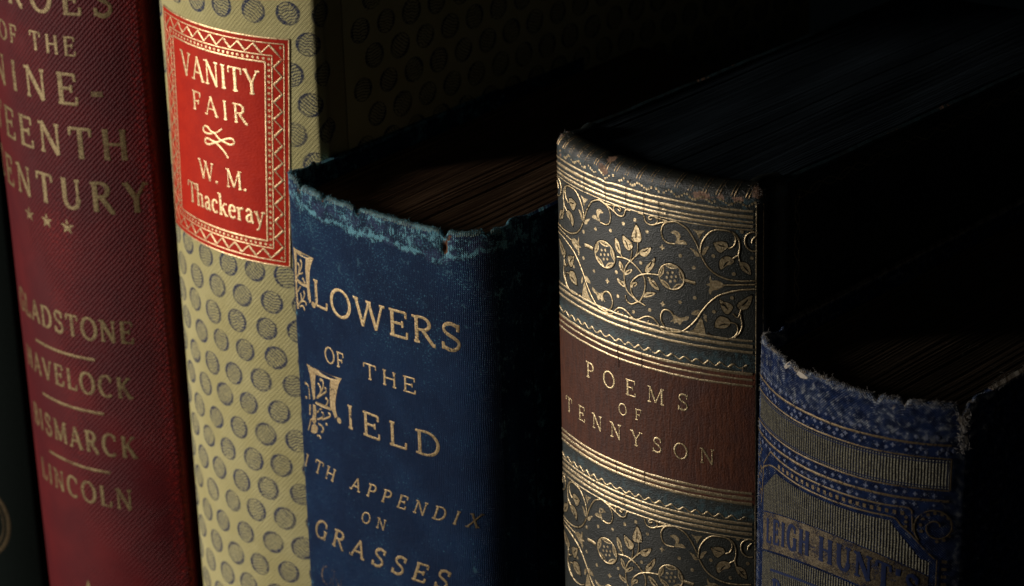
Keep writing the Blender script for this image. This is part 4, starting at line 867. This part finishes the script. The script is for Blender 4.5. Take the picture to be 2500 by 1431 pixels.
for i in range(18):
    u = -24.2 + i * 2.72
    for d in (0, 0.62): tk.append((0.17, straight([(u + d + random.uniform(-.1, .1), 36.9), (u + d + 0.7, 39.0), (u + d + 1.15, 41.6)], 0.4)))
ribbons('gilt_ticks', tk, bk.surf, G_CAP, bk.root, crown=0.05)
bd = []
for i in range(92):
    u = -24.5 + i * 0.53; v = 35.75 + 0.42 * math.sin(u * 2 * math.pi / 3.3) + random.uniform(-.08, .08)
    if random.random() < 0.9: bd.append(ball(u, v, random.uniform(0.18, 0.30), 8))
fills('gilt_beads', bd, bk.surf, G_TEN, bk.root, h=0.06)
it = []
for i in range(320):
    u, v = random.choice(((-8.0, 37.6), (14, 36.5), (18.5, 36.6), (24.5, 37.8), (-23, 38.8), (-2, 36.0), (8, 36.0), (-12.0, 36.8)))
    u += random.gauss(0, 1.6); v += random.gauss(0, 0.8)
    it.append((bk.surf([u], [v], [0.02])[0] * 1000, np.array([rng.normal(), -0.5, rng.normal() * 0.4 + 0.25]), random.uniform(0.3, 0.95)))
fibres('frayed_threads', it, M_THREAD_GREY, bk.root, 0.028)
# faint gilt border tooled on the right board
bs = bk.board_surf(1)
gb = [(0.3, catmull([(2.0 + 0.7 * math.sin(v * 0.9), v) for v in np.arange(-120, 36, 1.0)], step=0.5)), (0.3, catmull([(2.0 + 0.7 * math.sin(v * 0.9 + 2), v) for v in np.arange(-120, 36, 1.0)], step=0.5)),
      (0.3, catmull([(y, 34.6 + 0.8 * math.sin(y * 0.7)) for y in np.arange(2, 112, 1.0)], step=0.5)), (0.3, catmull([(y, 34.6 + 0.8 * math.sin(y * 0.7 + 2.2)) for y in np.arange(2, 112, 1.0)], step=0.5))]
ribbons('gilt_border', gb, bs, G_TEN, bk.root)

# ------------------------------------------------------------------ blue flecked cloth book at the right
DT = ((-13.0, 0.5, 0.7), (-9.0, 1.2, 0.35), (-3.0, 2.4, -0.25), (8.0, 0.5, 0.8), (13.0, 0.5, 0.8), (22.8, 0.6, 1.8), (-20.5, 0.8, 0.5))
def den_top(u):
    z = 0.25 * wob(u / 4.0, u * 0 + 2, 61) + 0.12 * wob(u / 0.7, u * 0, 62)
    for c, w, d in DT: z = z - d * np.exp(-((u - c) / w) ** 2)
    return z
def den_wear(u, v):
    rim = 0.55 * sm(v, 10.4, 11.8) + 0.16 * sm(v, 5.2, 7.0); low = 0.44 * np.exp(-((v - (6.2 + 0.5 * wob(u / 3, v * 0, 63))) / 1.2) ** 2)
    return np.maximum.reduce([rim, low, blob(u, v, (9.5, 9, 3.0, 2.4, .55), (-14, 8, 4, 3, .44), (-5, 8.5, 5, 2.4, .50), (20, 8, 2, 3, .36), (2, 7, 5, 2, .42)), 0.42 * np.exp(-((u + 24.2) / 1.2) ** 2), 0.40 * np.exp(-((u - 23.2) / 0.9) ** 2)])
def den_tear(u, v):
    t = np.zeros(len(u))
    for c, w, d in DT: t = np.maximum(t, 0.62 * np.exp(-((u - c) / (w * 1.1)) ** 2) * sm(v, 11.6 - max(d, .4) * 1.2, 12.0))
    return np.maximum(t, blob(u, v, (-9, 11.8, 3.0, 0.7, .8), (23.4, 9.5, 0.9, 2.8, .8), (23.8, 5.5, 0.6, 2.2, .66), (-18, 12.1, 3, .6, .7), (10.8, 10.6, 2.0, 1.4, .5)))
bk = Book('blue_flecked_book', 'worn blue flecked cloth book with dull gilt panels and frayed head', 48.30, -2.73, -0.00472, 0.0161, -0.0050, 44.20, 0.6768, 12.1, 112, rc=0.6, rs=1.8, seed=6, dent=0.16, topf=den_top)
bk.spine(M_DENIM, {'wear': den_wear, 'tear': den_tear}); bk.boards(M_DENIM, 12.6, attrs={'wear': lambda u, v: 0.6 * sm(v, 11.6, 12.4), 'tear': lambda u, v: 0.8 * sm(v, 11.8, 12.5)}); bk.pages(P_DEN, 9.0, 220, rough=0.08)
grid_patch('gilt_panel', np.linspace(-23.2, 21.2, 80), np.linspace(-4.0, 1.35, 14), bk.surf, G_FIELD, bk.root, 0.04)
for v, w in ((4.3, .42), (1.75, .30), (-4.35, .30), (-6.45, .46)): bk.rule('gilt_rule', v, -24.6, 21.7, w, G_DEN, h=0.06)
ribbons('gilt_rule', [(0.3, straight([(21.55, 1.75), (21.55, -4.35)], 0.5))], bk.surf, G_DEN, bk.root, h=0.06)
ribbons('panel_inset_line', [(0.2, straight([(-23, 1.0), (20.9, 1.0)], 0.6)), (0.2, straight([(20.9, 1.0), (20.9, -3.65)], 0.6)), (0.2, straight([(20.9, -3.65), (-23, -3.65)], 0.6))], bk.surf, M_DENINK, bk.root, h=0.07, crown=0)
arch = lambda u: -0.0112 * (np.asarray(u) + 1.0) ** 2
ribbons('gilt_band_line', [(0.34, catmull([(-17.5, -7.9), (-12, -8.3), (0, -8.4), (10, -8.4), (14.6, -8.4), (15.2, -10.2), (15.4, -12.8)], step=0.5)),
                      (0.30, catmull([(-22, -13.5), (-19.4, -11.6), (-15.8, -10.3), (-8, -10.5), (0, -10.5), (8, -10.5), (11.9, -10.6), (13.4, -12.0), (15.2, -13.5), (17.4, -15.9), (19.4, -17.8)], step=0.5)),
                      (0.26, straight([(19.8, -17.8), (19.8, -60)], 0.8)), (0.26, straight([(-17.5, -7.9), (-20.5, -11.5), (-21.5, -20)], 0.8))], bk.surf, G_DEN, bk.root, h=0.06)
sp = [(19.4 + (3.7 - 0.34 * a) * math.cos(2.9 - a), -11.6 + (3.7 - 0.34 * a) * math.sin(2.9 - a)) for a in np.linspace(-1.0, 9.0, 46)]
ribbons('gilt_spiral', [(0.3, catmull(sp, step=0.4))], bk.surf, G_DEN, bk.root, h=0.06)
sq = []
for i in range(21):
    u = -14.5 + i * 1.38; sq.append([(u, -9.8), (u + .6, -9.85), (u + .62, -9.1), (u, -9.05)])
for a in np.linspace(-0.6, 4.4, 12): cx, cy = 19.4 + 2.75 * math.cos(2.9 - a), -11.6 + 2.75 * math.sin(2.9 - a); sq.append(ball(cx, cy, 0.38, 5))
for i in range(24): sq.append([(20.6, -18.5 - i * 1.5), (21.5, -18.5 - i * 1.5), (21.5, -17.9 - i * 1.5), (20.6, -17.9 - i * 1.5)])
for i in range(3): sq.append(ball(14.1, -10.2 - 0.9 * i, 0.34, 5))
fills('gilt_squares', sq, bk.surf, G_DEN, bk.root, h=0.06)
sq = []
for i in range(12):
    v = -8.5 - i * 0.9; sq.append(ball(-22.6 + 0.8 * math.sin(i * 1.4), v, 0.32, 6))
fills('gilt_squares', sq, bk.surf, G_DEN, bk.root, h=0.06)
us = np.linspace(-20.4, 18.4, 70)
def field(lo, hi, name, mat, h, uu=us):
    N = 12; t = np.linspace(0, 1, N)
    def warp(U, W):
        L, Hh = lo(U), hi(U); return U, L + (Hh - L) * W
    return grid_patch(name, uu, t, bk.surf, mat, bk.root, h, None, warp)
top2 = lambda u: np.minimum(-11.3, np.interp(u, [-21, -19.4, -16.4, -15.4, 11.1, 14.0, 16.7, 18.4], [-16.6, -15.4, -12.2, -11.3, -11.3, -14.7, -17.9, -18.5]))
field(lambda u: -16.9 + arch(u), lambda u: np.maximum(top2(u), -16.85 + arch(u)), 'gilt_panel', G_FIELD, 0.04)
G_BAN = mat_gold('dull_gilt_banner', 0.34, 0.58, (0.16, 0.125, 0.078), 0.55, 0.15, 2.2, 0.6)
field(lambda u: -24.75 + arch(u), lambda u: -17.15 + arch(u), 'gilt_banner', G_BAN, 0.04)
field(lambda u: np.full(len(u), -58.0), lambda u: -25.2 + arch(u), 'gilt_panel', G_FIELD, 0.035)
ribbons('blue_lettering', lettering('LEIGH', -18.6, -5.0, -23.2, 4.9, 0.18, 0.10, 0.10, 0, 0.66, base=arch), bk.surf, M_DENINK, bk.root, h=0.085, crown=0.03)
ribbons('blue_lettering', lettering("HUNT'S", -2.7, 17.0, -23.2, 4.9, 0.18, 0.10, 0.11, 0, 0.80, base=arch), bk.surf, M_DENINK, bk.root, h=0.085, crown=0.03)
ribbons('blue_lettering', lettering('P', -15.4, -12.0, -35.2, 4.9, 0.22, 0.12, 0.11, 0, 0.80, base=arch), bk.surf, M_DENINK, bk.root, h=0.11, crown=0.03)
ribbons('blue_rule', [(0.5, np.stack([np.linspace(-16.5, 12, 60), -28.6 + arch(np.linspace(-16.5, 12, 60))], 1))], bk.surf, M_DENINK, bk.root, h=0.09, crown=0.0)
fl = []
for (a, b, n) in ((2.2, 3.9, 2), (-5.9, -4.9, 1), (-8.0, -7.0, 1), (4.9, 6.2, 1)):
    for r in range(n):
        for i in range(26):
            u = -23 + i * 1.75 + 0.9 * (r % 2) + random.uniform(-.2, .2); v = a + (b - a) * ((r + 0.5) / n) + random.uniform(-.2, .2)
            if random.random() < 0.8:
                q = random.uniform(0.26, 0.46); fl += [(0.26, [(u - q, v), (u, v), (u + q, v)]), (0.26, [(u, v - q), (u, v), (u, v + q)])]
ribbons('pale_flecks', fl, bk.surf, M_PALE, bk.root, h=0.03, crown=0.05)
it = []
for i in range(1300):
    u = random.uniform(-27, 26.5); v = bk.z0 + random.choice((random.uniform(0.1, 1.3), random.uniform(-0.5, 1.6)))
    it.append((bk.surf([u], [v], [0.0])[0] * 1000, np.array([rng.normal() * 0.7, rng.normal() * 0.5 - 0.35, abs(rng.normal()) * 0.6 + 0.25]), random.uniform(0.12, 0.42) * (3.4 if random.random() < 0.05 else 1)))
for i in range(200):
    u = 23.3 + random.gauss(0, 0.6); v = random.uniform(3, 11.5)
    it.append((bk.surf([u], [v], [0.0])[0] * 1000, np.array([rng.normal() + 0.4, -0.6, rng.normal() * 0.6]), random.uniform(0.3, 1.0)))
for i in range(300):                                            # nap along the left silhouette
    u = random.uniform(-26.5, -22); v = random.uniform(-40, 11)
    it.append((bk.surf([u], [v], [0.0])[0] * 1000, np.array([-0.9, -0.3, rng.normal() * 0.5]), random.uniform(0.12, 0.35)))
for side in (-1, 1):
    f = bk.board_surf(side)
    for i in range(700):
        y = random.uniform(0, 70) ** 1.0; p = f([y], [12.0 + random.uniform(0.0, 0.5)], [-random.uniform(0.2, 2.2)])[0] * 1000
        it.append((p, np.array([rng.normal() * 0.6, rng.normal() * 0.6, abs(rng.normal()) + 0.2]), random.uniform(0.2, 0.7)))
fibres('frayed_threads', it, M_THREAD_GREY, bk.root, 0.05)

# lint and dust on the head of the page blocks
for b_, top_, n_, m_ in ((None, 9.4, 60, M_THREAD_GREY),):
    it = [(np.array([random.uniform(-18, 18), random.uniform(4, 60), top_ + bk.zs]), np.array([rng.normal(), rng.normal(), 0.25]), random.uniform(0.2, 1.2)) for i in range(n_)]
    fibres('lint', it, m_, bk.root, 0.03)

bits = [[(-13.2, 11.3), (-12.6, 11.0), (-11.6, 11.4), (-11.4, 12.1), (-12.3, 12.3), (-13.1, 12.0)], [(-9.4, 11.2), (-8.2, 10.8), (-6.8, 10.9), (-6.3, 11.3), (-7.4, 11.6), (-9.0, 11.9)], [(22.2, 9.8), (22.9, 9.4), (23.0, 11.2), (22.5, 11.6)]]
for q in bits: fills('torn_lining', [np.array(q)], bk.surf, M_LINING, bk.root, h=0.12)
